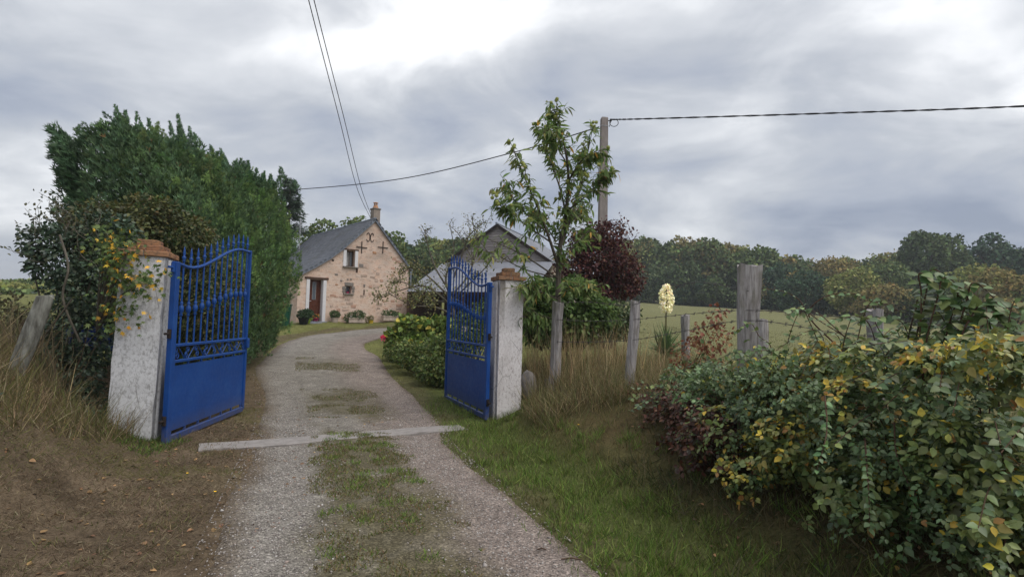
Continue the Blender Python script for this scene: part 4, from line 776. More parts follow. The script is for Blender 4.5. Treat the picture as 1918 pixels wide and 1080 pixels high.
barbed([PY(1040, 598, 8.3), PY(1110, 601, 7.8), PY(1187, 598, 7.22), PY(1290, 588, 6.0), PY(1402, 581, 4.48), PY(1560, 592, 4.2), PY(1700, 602, 3.9), PY(1918, 618, 3.5), PY(2200, 640, 3.1)], 'middle strand of barbed wire crossing the thick post and the bramble')
barbed([PY(1040, 640, 8.3), PY(1110, 640, 7.8), PY(1187, 636, 7.22), PY(1290, 618, 6.0), PY(1402, 600, 4.48), PY(1560, 622, 4.2), PY(1700, 636, 3.9), PY(1918, 660, 3.5)], 'lower strand of barbed wire half hidden by brambles')
# leaning post left
b0 = PY(22, 720, 5.2); t0 = PY(84, 556, 5.35); post((b0[0] - 0.06, b0[1], b0[2] - 0.25), t0, 0.085, 0.07, 'lichen-grey post leaning right at the left edge of the picture', n=11, mat='lichen_wood')
# stone block at the foot of the right pillar
def rock(name, c, r, label, mat='greystone'):
    bm = bmesh.new(); bmesh.ops.create_icosphere(bm, subdivisions=3, radius=1)
    for v in bm.verts:
        k = 1 + 0.28 * (fbm(np.array([v.co.x * 1.5 + c[0] * 9 + 20]), np.array([v.co.y * 1.5 + v.co.z * 1.3 + 20]), 91)[0] - 0.5) * 2; v.co = Vector((v.co.x * r[0] * k, v.co.y * r[1] * k, v.co.z * r[2] * k))
    me = bpy.data.meshes.new(name); bm.to_mesh(me); bm.free(); me.materials.append(M[mat]); o = obj(name, me); o.location = c; tag(o, label, 'stone'); return o
q = PY(990, 722, 8.6); rock('field_stone', (q[0], 8.6, q[2]), (0.13, 0.12, 0.24), 'upright pale stone block at the foot of the right pillar', 'sill_concrete')
q = PY(1024, 728, 8.75); rock('field_stone', (q[0], 8.75, q[2]), (0.07, 0.08, 0.18), 'narrow stone beside the chestnut trunk in the weeds', 'greystone')
# dark blue sheet half hidden behind the left pillar
sp = empty('metal_trough', PY(192, 632, 7.3), 'dark blue metal box half hidden between ivy and the left pillar', 'container', None, rad(24))
for k, (z_, h_) in enumerate(((0.10, 0.16), (-0.08, 0.17))): MB().box((0, 0, z_), (0.75, 0.3 + 0.02 * k, h_), None, 0.01).build('side_panel', M['darkblue_sheet'], sp)
for x_ in (-0.3, 0.3): MB().box((x_, 0, -0.45), (0.05, 0.25, 0.6)).build('leg', M['iron'], sp)

# ------------------------------------------------------------------ far woodland and trees
def crown_pts(c, rx, rz, n, lobes=9, flat=0.8):
    B = [(c[0], c[1], c[2], rx * 0.72, rx * 0.72, rz * 0.74)]
    for k in range(lobes):
        a = rng.uniform(0, 6.28); e = rng.uniform(-0.6, 1.25); r = rng.uniform(0.36, 0.55)
        B.append((c[0] + rx * 0.62 * math.cos(a) * math.cos(e), c[1] + rx * 0.62 * math.sin(a) * math.cos(e), c[2] + rz * 0.6 * math.sin(e), rx * r, rx * r, rz * r))
    return blobs_pts(B, n, 0.7, 1.05, lump=0.2)
def clumps(p, nn, size, cols):
    n = len(p); ax = nrm(rdir(n) + np.array([0, 0, 0.2])); nr = nrm(nn + rng.normal(0, 0.55, (n, 3)))
    tpl = (np.array([(-0.5, 0.05, 0), (0.1, -0.1, 0.12), (0.55, 0.35, -0.05), (0.05, 0.95, 0.08), (-0.42, 0.6, -0.08)]), np.array([(0, 1, 2), (0, 2, 3), (0, 3, 4)]))
    return scatter(tpl, p, ax, nr, size, cols)
CAN = {'oak': [(0.040, 0.056, 0.024), (0.052, 0.068, 0.028), (0.030, 0.043, 0.020)], 'mid': [(0.055, 0.075, 0.028), (0.075, 0.092, 0.034), (0.042, 0.060, 0.025)], 'brown': [(0.105, 0.090, 0.034), (0.080, 0.074, 0.030), (0.13, 0.10, 0.038)], 'yellow': [(0.105, 0.115, 0.036), (0.085, 0.098, 0.033), (0.13, 0.13, 0.045)], 'dark': [(0.026, 0.045, 0.026), (0.034, 0.056, 0.03), (0.020, 0.034, 0.02)]}
def far_tree_data(x, y, h, rx, kind, n, low=0.12, size=0.55):
    z0 = HF(x, y); cz = z0 + h * (0.5 + low / 2); rz = h * (0.5 - low / 2); p, nn = crown_pts((x, y, cz), rx, rz, n)
    return clumps(p, nn, size * rng.uniform(0.6, 1.5, len(p)), pick(CAN[kind], len(p), 0.22))
def trunk_mb(x, y, h, r):
    z0 = HF(x, y); b = MB(); b.tube([(x, y, z0 - 0.3), (x + 0.1, y, z0 + h * 0.3), (x - 0.1, y + 0.1, z0 + h * 0.75)], [r, r * 0.75, r * 0.3], 7)
    for k in range(4):
        a = rng.uniform(0, 6.28); b.tube([(x, y, z0 + h * (0.28 + 0.08 * k)), (x + h * 0.12 * math.cos(a), y + h * 0.12 * math.sin(a), z0 + h * (0.45 + 0.08 * k)), (x + h * 0.2 * math.cos(a), y + h * 0.2 * math.sin(a), z0 + h * (0.6 + 0.08 * k))], [r * 0.45, r * 0.3, r * 0.1], 5)
    return b
def wood(name, specs, label):
    VV, FF, CC = [], [], []; o = 0; tb = MB()
    for sp_ in specs:
        V, F, C = far_tree_data(*sp_); VV.append(V); FF.append(F + o); CC.append(C); o += len(V)
    return tag(obj(name, np_mesh(name, np.concatenate(VV), np.concatenate(FF), M['far'], np.concatenate(CC))), label, 'woodland', None, 'stuff')
sp_ = []
def at_px(px, Y_): return PY(px, 560, Y_)[0]
for px in np.arange(1150, 1485, 15):
    Y_ = np.interp(px, [1150, 1480], [118, 100]) + rng.uniform(-4, 4); x = at_px(px, Y_); top = np.interp(px, [1150, 1200, 1270, 1330, 1400, 1450, 1490], [452, 446, 444, 452, 462, 468, 486]) + rng.uniform(-6, 8)
    zt = PY(px, top, Y_)[2]; sp_.append((x, Y_, zt - HF(x, Y_), rng.uniform(3.4, 5.4), rng.choice(['mid', 'oak', 'brown', 'mid', 'yellow']), 2100, 0.05, 0.45))
    if rng.uniform() < 0.7:
        Y2 = Y_ - rng.uniform(6, 9); x2 = at_px(px + 6, Y2); sp_.append((x2, Y2, rng.uniform(5.0, 8.5), rng.uniform(2.4, 3.6), rng.choice(['mid', 'oak', 'dark', 'brown']), 1300, -0.05, 0.36))
for px in np.arange(1140, 1480, 9):
    Y2 = np.interp(px, [1150, 1480], [108, 92]) + rng.uniform(-1.5, 1.5); x2 = at_px(px, Y2); sp_.append((x2, Y2, rng.uniform(2.2, 4.4), rng.uniform(1.4, 2.2), rng.choice(['dark', 'oak', 'oak', 'mid']), 420, -0.1, 0.3))
for px in np.arange(1480, 2000, 14):
    Y_ = np.interp(px, [1480, 2000], [108, 96]) + rng.uniform(-3, 3); x = at_px(px, Y_); top = np.interp(px, [1480, 1560, 1650, 1700, 1820, 1860, 1960], [482, 486, 480, 470, 478, 462, 455]) + rng.uniform(-5, 7); zt = PY(px, top, Y_)[2]; sp_.append((x, Y_, zt - HF(x, Y_), rng.uniform(3.2, 4.6), rng.choice(['mid', 'oak', 'yellow', 'brown']), 1500, -0.05, 0.42))
for px in np.arange(1480, 1990, 9):
    Y2 = np.interp(px, [1480, 1990], [88, 62]) + rng.uniform(-1.5, 1.5); x2 = at_px(px, Y2); sp_.append((x2, Y2, rng.uniform(2.0, 4.0), rng.uniform(1.3, 2.0), rng.choice(['dark', 'oak', 'brown', 'mid']), 300, -0.15, 0.3))
wood('woodland', sp_, 'mixed autumn woodland edging the far side of the pasture')
sp_ = []
for px in np.arange(712, 960, 15):
    Y_ = 78 + rng.uniform(-5, 5); x = at_px(px, Y_); top = np.interp(px, [712, 770, 830, 900, 960], [462, 452, 440, 440, 446]) + rng.uniform(-4, 8); zt = PY(px, top, Y_)[2]; sp_.append((x, Y_, zt - HF(x, Y_), rng.uniform(2.8, 4.2), rng.choice(['mid', 'oak', 'yellow']), 2000, 0.0, 0.34))
    Y2 = 66 + rng.uniform(-3, 3); x2 = at_px(px, Y2); sp_.append((x2, Y2, rng.uniform(5, 7), rng.uniform(2.4, 3.2), rng.choice(['mid', 'oak', 'dark']), 1300, -0.1, 0.32))
wood('hillside_wood', sp_, 'green wooded hillside between the stone house and the barn')
def tree(name, px, top, Y_, rx, kind, label, n=2600, low=0.1, size=0.34, cat='tree', group='trees along the far pasture edge'):
    x = at_px(px, Y_); zt = PY(px, top, Y_)[2]; z0 = HF(x, Y_); h = zt - z0; t = empty(name, (x, Y_, z0), label, cat, group)
    V, F, C = far_tree_data(x, Y_, h, rx, kind, int(n * 1.4), low, size * 0.82); o = adopt(obj('crown', np_mesh('crown', V, F, M['far'], C)), t); o['kind'] = 'stuff'
    trunk_mb(x, Y_, h, h * 0.028).buildw('trunk', M['bark'], t); return t
tree('oak_tree', 1748, 424, 88, 5.6, 'oak', 'large dark oak rising highest on the right skyline', 5200, 0.05, 0.5)
tree('broadleaf_tree', 1566, 468, 92, 4.3, 'brown', 'round brownish tree on the skyline left of the dark oak', 3000)
tree('broadleaf_tree', 1508, 508, 80, 4.6, 'dark', 'dark green tree standing in front of the wood end', 3200, -0.05)
tree('field_maple', 1592, 500, 74, 4.0, 'yellow', 'yellow-green bushy tree in front of the brownish skyline tree', 3200, -0.08)
tree('broadleaf_tree', 1652, 486, 86, 4.6, 'mid', 'green tree on the left shoulder of the dark oak', 2600)
tree('hedgerow_tree', 1665, 532, 68, 3.8, 'brown', 'low brown bushy tree below the dark oak', 2600, -0.1)
tree('hedgerow_tree', 1738, 540, 65, 3.4, 'oak', 'low green bushy tree directly beneath the dark oak', 2200, -0.1)
tree('oak_tree', 1868, 440, 92, 5.0, 'dark', 'dark ragged oak near the right edge of the picture', 3000, 0.1, 0.5)
tree('field_maple', 1822, 498, 66, 4.2, 'yellow', 'yellowing tree right of the dark oak above the tall bramble shoots', 2800, -0.08)
tree('field_maple', 1905, 500, 58, 4.4, 'brown', 'yellow-brown tree cut by the right edge of the picture', 2800, -0.1)
tree('hedgerow_tree', 1800, 556, 58, 2.8, 'oak', 'low dark green shrub at the foot of the yellowing tree', 1600, -0.1)
tree('hedgerow_tree', 1862, 560, 55, 2.6, 'brown', 'low brown shrub near the right edge at the pasture foot', 1600, -0.1)
tree('hedgerow_tree', 1975, 520, 56, 4.0, 'mid', 'green tree just entering at the far right edge', 1600, -0.1)
for px, top, Y_, rx, k_, lb in ((18, 532, 52, 3.4, 'yellow', 'pale green tree at the far left edge of the picture'), (62, 526, 60, 3.2, 'mid', 'green tree on the left skyline beside the ivy'), (-30, 540, 46, 3.4, 'mid', 'green tree cut by the left edge of the picture'), (110, 540, 58, 3.4, 'oak', 'dark tree mostly hidden behind the ivy on the left')):
    tree('hedgerow_tree', px, top, Y_, rx, k_, lb, 1700, -0.1, 0.34, group='trees far to the left')
for px, top, Y_, rx, lb in ((606, 414, 46, 2.2, 'green tree top showing above the slate roof at left'), (668, 404, 44, 2.0, 'thin tree top showing over the roof ridge left of the chimney'), (728, 432, 46, 2.0, 'tree showing right of the chimney beside the gable slope')):
    tree('garden_tree', px, top, Y_, rx, 'mid', lb, 1100, 0.3, 0.26, group='trees behind the house')

# conifer behind the house
def conifer(px, top, Y_, label):
    x = at_px(px, Y_); zt = PY(px, top, Y_)[2]; z0 = HF(x, Y_); t = empty('conifer', (x, Y_, z0), label, 'tree'); MB().tube([(x, Y_, z0), (x, Y_, zt)], [0.2, 0.02], 7).buildw('trunk', M['bark'], t); P, A, Nn_ = [], [], []
    for k in range(150):
        f = rng.uniform(0.1, 1) ; z = z0 + (zt - z0) * f; L = (1 - f) * 2.6 + 0.2; a = rng.uniform(0, 6.28); d = np.array([math.cos(a), math.sin(a), -0.12])
        m = 34; s = rng.uniform(0.1, 1, m); P.append(np.array([x, Y_, z]) + d * (s * L)[:, None] + rng.normal(0, 0.07, (m, 3)) - np.array([0, 0, 1]) * (rng.uniform(0, 0.3, m))[:, None]); A.append(np.tile(d + np.array([0, 0, -0.5]), (m, 1)) + rng.normal(0, 0.4, (m, 3))); Nn_.append(np.tile([0, 0, 1.0], (m, 1)) + rng.normal(0, 0.4, (m, 3)))
    P = np.concatenate(P); foliage('foliage', LF_THU, P, np.concatenate(A), np.concatenate(Nn_), rng.uniform(0.2, 0.42, len(P)), pick([(0.022, 0.034, 0.022), (0.03, 0.045, 0.026)], len(P)), M['needle'], t)
conifer(534, 332, 34, 'dark conifer behind the house at the end of the hedge')

# ------------------------------------------------------------------ thuja hedge
hc = []
for k in range(9):
    t = k / 8.0; hc.append((np.interp(t, [0, 1], [-6.0, -7.0]) + rng.uniform(-0.12, 0.12), 9.3 + 5.2 * t))
hedge = empty('thuja_hedge', (-7.0, 11.9, HF(-7.0, 11.9)), 'tall dark green thuja hedge with feathery tops along the drive', 'hedge')
P, A, NR, SZ, CC = [], [], [], [], []
TOPZ = lambda t: 4.28 + 0.42 * t
for k, (x, y) in enumerate(hc):
    t = k / 8.0; z0 = HF(x, y); n = 5200; u = rng.uniform(0, 1, n) ** 0.85; zt = TOPZ(t) + rng.uniform(-0.15, 0.15); z = z0 + 0.15 + (zt - z0) * u; a = np.where(rng.uniform(size=n) < 0.78, rng.uniform(-2.6, 0.9, n), rng.uniform(0, 2 * math.pi, n))
    R_ = (0.42 + 0.74 * np.sin(np.pi * np.clip(u * 0.86 + 0.12, 0, 1)) ** 0.8) * np.where(u > 0.86, np.sqrt(np.clip(1 - ((u - 0.86) / 0.2) ** 2, 0.05, 1)), 1)
    R_ = R_ * (1 + 0.34 * (fbm(a * 3.0 + k * 3, u * 2.6 + a * 0.8 + k, 101) - 0.5) * 2) * (1 - 0.20 * rng.beta(1, 2.2, n)) + 0.04
    lean_x = -0.55 * u ** 2 * (1 - t) ** 1.5; lean_y = -0.25 * u * (1 - t)
    P.append(np.stack([x + lean_x + R_ * np.cos(a) * 0.95, y + lean_y + R_ * np.sin(a), z], 1)); o_ = np.stack([np.cos(a), np.sin(a), 0 * a], 1); A.append(o_ * rng.uniform(0.25, 0.8, n)[:, None] + np.array([0, 0, 1.0]) + rng.normal(0, 0.25, (n, 3)) + np.array([-0.35 * (1 - t), 0, 0])); NR.append(o_ + rng.normal(0, 0.5, (n, 3)))
    SZ.append(rng.uniform(0.07, 0.17, n)); right = np.clip(np.cos(a) * 0.5 + 0.5, 0, 1)[:, None]; mixf = right * 0.5 * (0.4 + 0.6 * t); pat = (0.72 + 0.6 * fbm(a * 4 + k * 5, u * 7 + k, 103))[:, None]; brn = (rng.uniform(size=n) < 0.008 + 0.05 * (fbm(a * 2 + k, u * 4, 105) > 0.66))[:, None]; CC.append(np.where(brn, pick([(0.10, 0.065, 0.03), (0.075, 0.055, 0.028)], n), (pick([(0.036, 0.062, 0.032), (0.048, 0.076, 0.036), (0.030, 0.050, 0.029)], n, 0.2) * (1 - mixf) + pick([(0.072, 0.115, 0.036), (0.058, 0.096, 0.034)], n, 0.2) * mixf) * pat))  # drive-side sprays coloured lighter, painting in light from the open drive
for k in range(1350):       # feathery plumes layered over the whole face
    t = rng.uniform(0, 1); u = rng.uniform(0.02, 0.99) ** 0.62; a = rng.uniform(-2.7, 0.9) if rng.uniform() < 0.85 else rng.uniform(0.9, 3.6); x = np.interp(t, [0, 1], [-6.0, -7.0]) - 0.55 * u ** 2 * (1 - t) ** 1.5; y = 9.3 + 5.2 * t - 0.25 * u * (1 - t); z0 = 0.1 + 0.3 * t
    R0 = (0.42 + 0.74 * math.sin(math.pi * min(u * 0.86 + 0.12, 1)) ** 0.8) * (1 if u < 0.86 else math.sqrt(max(1 - ((u - 0.86) / 0.2) ** 2, 0.05))) * (0.84 + 0.32 * rng.uniform()); o0 = np.array([math.cos(a), math.sin(a), 0]); q = np.array([x, y, z0 + 0.1 + (TOPZ(t) - z0) * u]) + o0 * R0 * [0.95, 1, 1]
    L = rng.uniform(0.18, 0.42); m = int(150 * L); s = rng.uniform(0, 1, m) ** 0.8; ln = nrm(o0 * rng.uniform(0.2, 0.7) + np.array([-0.2 * (1 - t), 0, 1.0]) + rng.normal(0, 0.12, 3)); r3 = rdir(m); cb_ = pick([(0.036, 0.062, 0.032), (0.050, 0.080, 0.036), (0.062, 0.098, 0.040)] if math.cos(a) < 0.2 else [(0.070, 0.110, 0.036), (0.056, 0.092, 0.034), (0.085, 0.125, 0.042)], 1, 0.2)  # plumes on the drive side get brighter greens to imitate its stronger light
    P.append(q + s[:, None] * L * ln + r3 * (0.09 * (1 - s) + 0.012)[:, None]); A.append(ln + r3 * (0.8 * (1.05 - s))[:, None]); NR.append(o0 + rng.normal(0, 0.5, (m, 3))); SZ.append((0.05 + 0.06 * (1 - s)) * rng.uniform(0.7, 1.3, m)); CC.append(np.repeat(cb_, m, 0) * (0.85 + 0.4 * s)[:, None])
for k in range(150):       # leaders standing out of the clipped top
    t = rng.uniform(0, 1); x = np.interp(t, [0, 1], [-6.0, -7.0]) + rng.normal(0, 0.5) - 0.55 * (1 - t) ** 1.5; y = 9.3 + 5.2 * t + rng.normal(0, 0.3) - 0.2; zb_ = TOPZ(t) - 0.3 * rng.uniform(); L = rng.uniform(0.22, 0.5) + 0.35 * (rng.uniform() < 0.15); m = int(260 * L); s = rng.uniform(0, 1, m) ** 0.8; ln = np.array([-0.3 * (1 - t) + rng.normal(0, 0.08), rng.normal(0, 0.05), 1.0])
    c_ = np.array([x, y, zb_]) + s[:, None] * L * ln; a = rng.uniform(0, 6.28, m); o_ = np.stack([np.cos(a), np.sin(a), 0 * a], 1); P.append(c_ + o_ * (0.015 + 0.11 * (1 - s) ** 1.3 * rng.uniform(0.2, 1, m))[:, None]); A.append(o_ * 0.75 * (1.1 - s)[:, None] + ln + rng.normal(0, 0.12, (m, 3))); NR.append(o_ + rng.normal(0, 0.3, (m, 3))); SZ.append((0.06 + 0.07 * (1 - s)) * rng.uniform(0.8, 1.2, m)); CC.append(pick([(0.045, 0.078, 0.042), (0.055, 0.09, 0.045)], m))
for k in range(60):       # shoots leaning out of the near left end
    z = rng.uniform(2.3, 4.1); a0 = rng.uniform(2.3, 4.4); x = -6.05 + 0.75 * math.cos(a0) - 0.30 * (z - 2.3); y = 9.2 + 0.9 * math.sin(a0); L = rng.uniform(0.2, 0.42); m = 80; s = rng.uniform(0, 1, m); ln = np.array([math.cos(a0) * 0.6 - 0.2, math.sin(a0) * 0.5, 0.75]); c_ = np.array([x, y, z]) + s[:, None] * L * ln; r3 = rdir(m); P.append(c_ + r3 * 0.07); A.append(ln + r3 * 0.5); NR.append(r3 + np.array([0, 0, 0.5])); SZ.append(rng.uniform(0.08, 0.16, m)); CC.append(pick([(0.040, 0.070, 0.036)], m))
P = np.concatenate(P); foliage('foliage', LF_THU, P, np.concatenate(A), np.concatenate(NR), np.concatenate(SZ), np.concatenate(CC), M['needle'], hedge)
for x, y in hc: MB().tube([(x, y, HF(x, y) - 0.1), (x, y, 2.4), (x - 0.1, y, 4.0)], [0.09, 0.06, 0.015], 7).buildw('trunk', M['bark'], hedge)

# ------------------------------------------------------------------ shrubs: leaf shells on blobs plus stems from the base
def shrub(name, base, blobs, n, size, cols, label, cat='shrub', tpl=LF_MID, mat='leaf', w=None, droop=0.3, nstem=7, stem='stem', lo=0.55, group=None, sr=0.012, lump=0.22, jit=0.2, up=0.35):
    base = np.array(base, float); t = empty(name, base, label, cat, group); p, nn = blobs_pts(blobs, n, lo, 1.05, lump=lump); m = len(p)
    ax = nrm(nn * 0.8 + rdir(m) * 0.8 + np.array([0, 0, -droop])); nr = nrm(nn * 0.5 + np.array([0, 0, up + 0.35]) + rng.normal(0, 0.45, (m, 3)))
    foliage('foliage', tpl, p, ax, nr, size * rng.uniform(0.6, 1.35, m), pick(cols, m, jit, w), M[mat], t, smooth=False)
    b = MB(); B = np.array(blobs)
    for k in range(nstem):
        q = B[rng.integers(len(B))]; e_ = q[:3] + rdir(1)[0] * q[3:6] * 0.85; mid_ = base * 0.5 + e_ * 0.5 + rng.normal(0, 0.06, 3); b.tube(curve_pts([base + rng.normal(0, 0.05, 3) * [1, 1, 0], mid_, e_], 5), list(np.linspace(sr, sr * 0.25, 11)), 5)
    b.buildw('stems', M[stem], t); return t
g0 = lambda x, y: (x, y, HF(x, y) - 0.03)
# ivy clad bush left of the pillar
IV = [(0.036, 0.060, 0.036), (0.050, 0.076, 0.044), (0.028, 0.047, 0.028), (0.070, 0.088, 0.050)]
def Bp(px, py, Y_, rx, ry, rz): q = PY(px, py, Y_); return (q[0], q[1], q[2], rx, ry, rz)
shrub('ivy_bush', g0(-5.35, 6.6), [Bp(120, 480, 6.5, 0.38, 0.4, 0.36), Bp(165, 545, 6.5, 0.42, 0.4, 0.40), Bp(150, 630, 6.4, 0.36, 0.35, 0.42), Bp(128, 700, 6.2, 0.30, 0.3, 0.34), Bp(195, 440, 6.9, 0.38, 0.4, 0.30), Bp(85, 455, 6.5, 0.26, 0.28, 0.22), Bp(165, 760, 6.1, 0.28, 0.25, 0.25)], 9000, 0.052, IV, 'dark ivy-covered bush left of the grey-white pillar', tpl=LF_MID, mat='glossleaf', nstem=10, sr=0.02, stem='twig')
b = MB(); ib = bpy.data.objects['ivy_bush']; TWL = []
for k in range(40):
    q = PY(rng.uniform(50, 190), rng.uniform(395, 500), 6.4 + rng.uniform(-0.3, 0.4)); e_ = q + np.array([rng.uniform(-0.35, 0.05), rng.uniform(-0.1, 0.1), rng.uniform(0.12, 0.4)]); b.tube(curve_pts([q, q * 0.66 + e_ * 0.34 + rng.normal(0, 0.03, 3), q * 0.33 + e_ * 0.67 + rng.normal(0, 0.03, 3), e_], 4), list(np.linspace(0.0045, 0.0018, 13)), 4); TWL += [q + (e_ - q) * s_ + rng.normal(0, 0.02, 3) for s_ in np.linspace(0.2, 1.05, 10)]
b.tube(curve_pts([PY(150, 640, 6.05), PY(118, 560, 6.0), PY(128, 500, 6.02), PY(112, 440, 6.1)], 6), 0.012, 6); b.tube(curve_pts([PY(60, 660, 6.05), PY(105, 600, 6.0), PY(135, 560, 6.0)], 6), 0.009, 6)
b.buildw('bare_twigs', M['twig'], ib); TWL = np.array(TWL); n = len(TWL); foliage('twig_leaves', LF_MID, TWL, rdir(n), rdir(n) + np.array([0, 0, 1.0]), rng.uniform(0.025, 0.055, n), pick([(0.06, 0.065, 0.035), (0.09, 0.085, 0.04), (0.04, 0.05, 0.03)], n), M['leaf'], ib)
# dark yellow-brown shrub behind pillar and gate
BER = [(0.075, 0.080, 0.026), (0.055, 0.062, 0.024), (0.100, 0.095, 0.030), (0.040, 0.050, 0.022), (0.085, 0.062, 0.024)]
shrub('berberis_shrub', g0(-5.4, 8.3), [Bp(230, 440, 7.6, 0.55, 0.5, 0.42), Bp(330, 440, 8.2, 0.55, 0.5, 0.36), Bp(390, 560, 8.3, 0.52, 0.5, 0.75), Bp(300, 520, 8.2, 0.6, 0.5, 0.7), Bp(200, 420, 7.4, 0.45, 0.4, 0.32), Bp(400, 640, 8.4, 0.4, 0.4, 0.5), Bp(280, 395, 8.0, 0.45, 0.4, 0.22)], 15000, 0.055, BER, 'brownish yellow-green shrub seen behind the left gate leaf', w=[3, 3, 1.5, 3, 0.7], nstem=14, sr=0.018)
# field maple sprays over the pillar
MAP = [(0.075, 0.115, 0.030), (0.055, 0.090, 0.028), (0.10, 0.13, 0.04)]; YEL = [(0.62, 0.33, 0.03), (0.55, 0.26, 0.025), (0.60, 0.40, 0.06)]
mp_ = empty('field_maple', g0(-4.75, 5.95), 'young field maple with orange-yellow leaves leaning against the left pillar', 'tree'); b = MB(); LP, LA, LN, LS, LC = [], [], [], [], []
for k in range(34):
    e_ = PY(rng.uniform(185, 262), rng.uniform(430, 600), rng.uniform(5.75, 6.0)); s_ = PY(180, 620, 6.05); b.tube(curve_pts([s_, (s_ + e_) / 2 + [0, 0, 0.12], e_], 4), list(np.linspace(0.008, 0.003, 9)), 4)
    if k < 3: e_ = PY(295 - 12 * k, 510 + 14 * k, 5.75)
    m = 22
    for _ in range(m):
        p = e_ + rng.normal(0, 0.085, 3); LP.append(p); LA.append(rdir(1)[0] * 0.8 + [0, -0.2, -0.5]); LN.append(rng.normal(0, 0.5, 3) + [0.1, -0.7, 0.6]); LS.append(rng.uniform(0.045, 0.085)); LC.append(pick(YEL, 1)[0] if rng.uniform() < 0.13 + 0.12 * (k % 5 == 0) else pick(MAP, 1)[0])
b.buildw('branches', M['twig'], mp_); LP, LA, LN, LS, LC = map(np.array, (LP, LA, LN, LS, LC)); o_ = np.argsort(-LS); o1, o2 = o_[:260], o_[260:]
leaf_objects(LF_LOB, LP[o1], LA[o1], LN[o1], LS[o1], LC[o1], M['leaf'], mp_); foliage('foliage', LF_LOB, LP[o2], LA[o2], LN[o2], LS[o2], LC[o2], M['leaf'], mp_)
# yellow sprays on the far left of the ivy, low weeds round the left pillar
n = 9000; x = rng.uniform(-6.2, -3.9, n); y = rng.uniform(3.6, 6.4, n); d = -drive(x, y) - hwid(y); k = (d > 1.15) & (fbm(x * 1.5, y * 1.5, 111) > 0.36); x, y = x[k], y[k]; n = len(x)
grass('straw_grass', x, y, 0.10 + 0.42 * rng.beta(1.4, 2, n), rng.uniform(0.003, 0.007, n), pick([(0.24, 0.19, 0.10), (0.19, 0.14, 0.075), (0.29, 0.235, 0.14), (0.14, 0.105, 0.06)] + OLIVE[:2], n), 0.6, 'long straw-coloured grass at the foot of the leaning post')
n = 2600; x = rng.uniform(-4.7, -3.6, n); y = rng.uniform(5.5, 6.3, n); grass('pillar_weeds', x, y, rng.uniform(0.03, 0.10, n), rng.uniform(0.004, 0.009, n), pick([G2, G1, OLIVE[1], (0.05, 0.075, 0.03)], n), 0.7, 'green weeds tucked round the foot of the left pillar')
shrub('ground_ivy', g0(-4.38, 5.75), [(-4.42, 5.78, 0.32, 0.16, 0.14, 0.12), (-4.30, 5.72, 0.22, 0.16, 0.12, 0.10), (-4.12, 5.72, 0.10, 0.14, 0.1, 0.07)], 420, 0.05, IV, 'small dark ivy patch at the foot of the left pillar', 'plant', LF_OV, 'glossleaf', nstem=4, sr=0.005)
shrub('bramble_clump', g0(-4.0, 3.9), [(-4.05, 3.95, HF(-4.05, 3.95) + 0.06, 0.3, 0.25, 0.2), (-3.75, 3.55, HF(-3.75, 3.55) + 0.04, 0.3, 0.2, 0.14), (-4.35, 4.15, HF(-4.35, 4.15) + 0.08, 0.3, 0.3, 0.22)], 1200, 0.05, [(0.05, 0.07, 0.035), (0.09, 0.06, 0.035), (0.12, 0.08, 0.045)], 'low brown and green bramble clump at the lower left edge', 'plant', nstem=8, sr=0.006)

n = 2600; q_ = [PY(px, 600, Yq) for px, Yq in zip(rng.uniform(-60, 130, n), rng.uniform(5.6, 9.5, n))]; x = np.array([p[0] for p in q_]); y = np.array([p[1] for p in q_])
grass('dead_weeds', x, y, rng.uniform(0.35, 1.0, n), rng.uniform(0.005, 0.010, n), pick([(0.16, 0.125, 0.075), (0.115, 0.085, 0.055), (0.20, 0.16, 0.09), (0.10, 0.10, 0.045)], n), 0.3, 'tall dead weeds behind the leaning post at the left edge')
q = PY(20, 600, 8.5); shrub('hazel_scrub', g0(q[0], 8.5), [Bp(10, 590, 8.5, 0.5, 0.4, 0.35), Bp(-40, 600, 8.5, 0.6, 0.4, 0.4), Bp(60, 620, 8.8, 0.5, 0.4, 0.3)], 2200, 0.06, [(0.075, 0.07, 0.035), (0.10, 0.085, 0.04), (0.06, 0.065, 0.03)], 'dull brownish scrub at the left edge behind the leaning post', nstem=14, sr=0.008, stem='twig', lo=0.3)
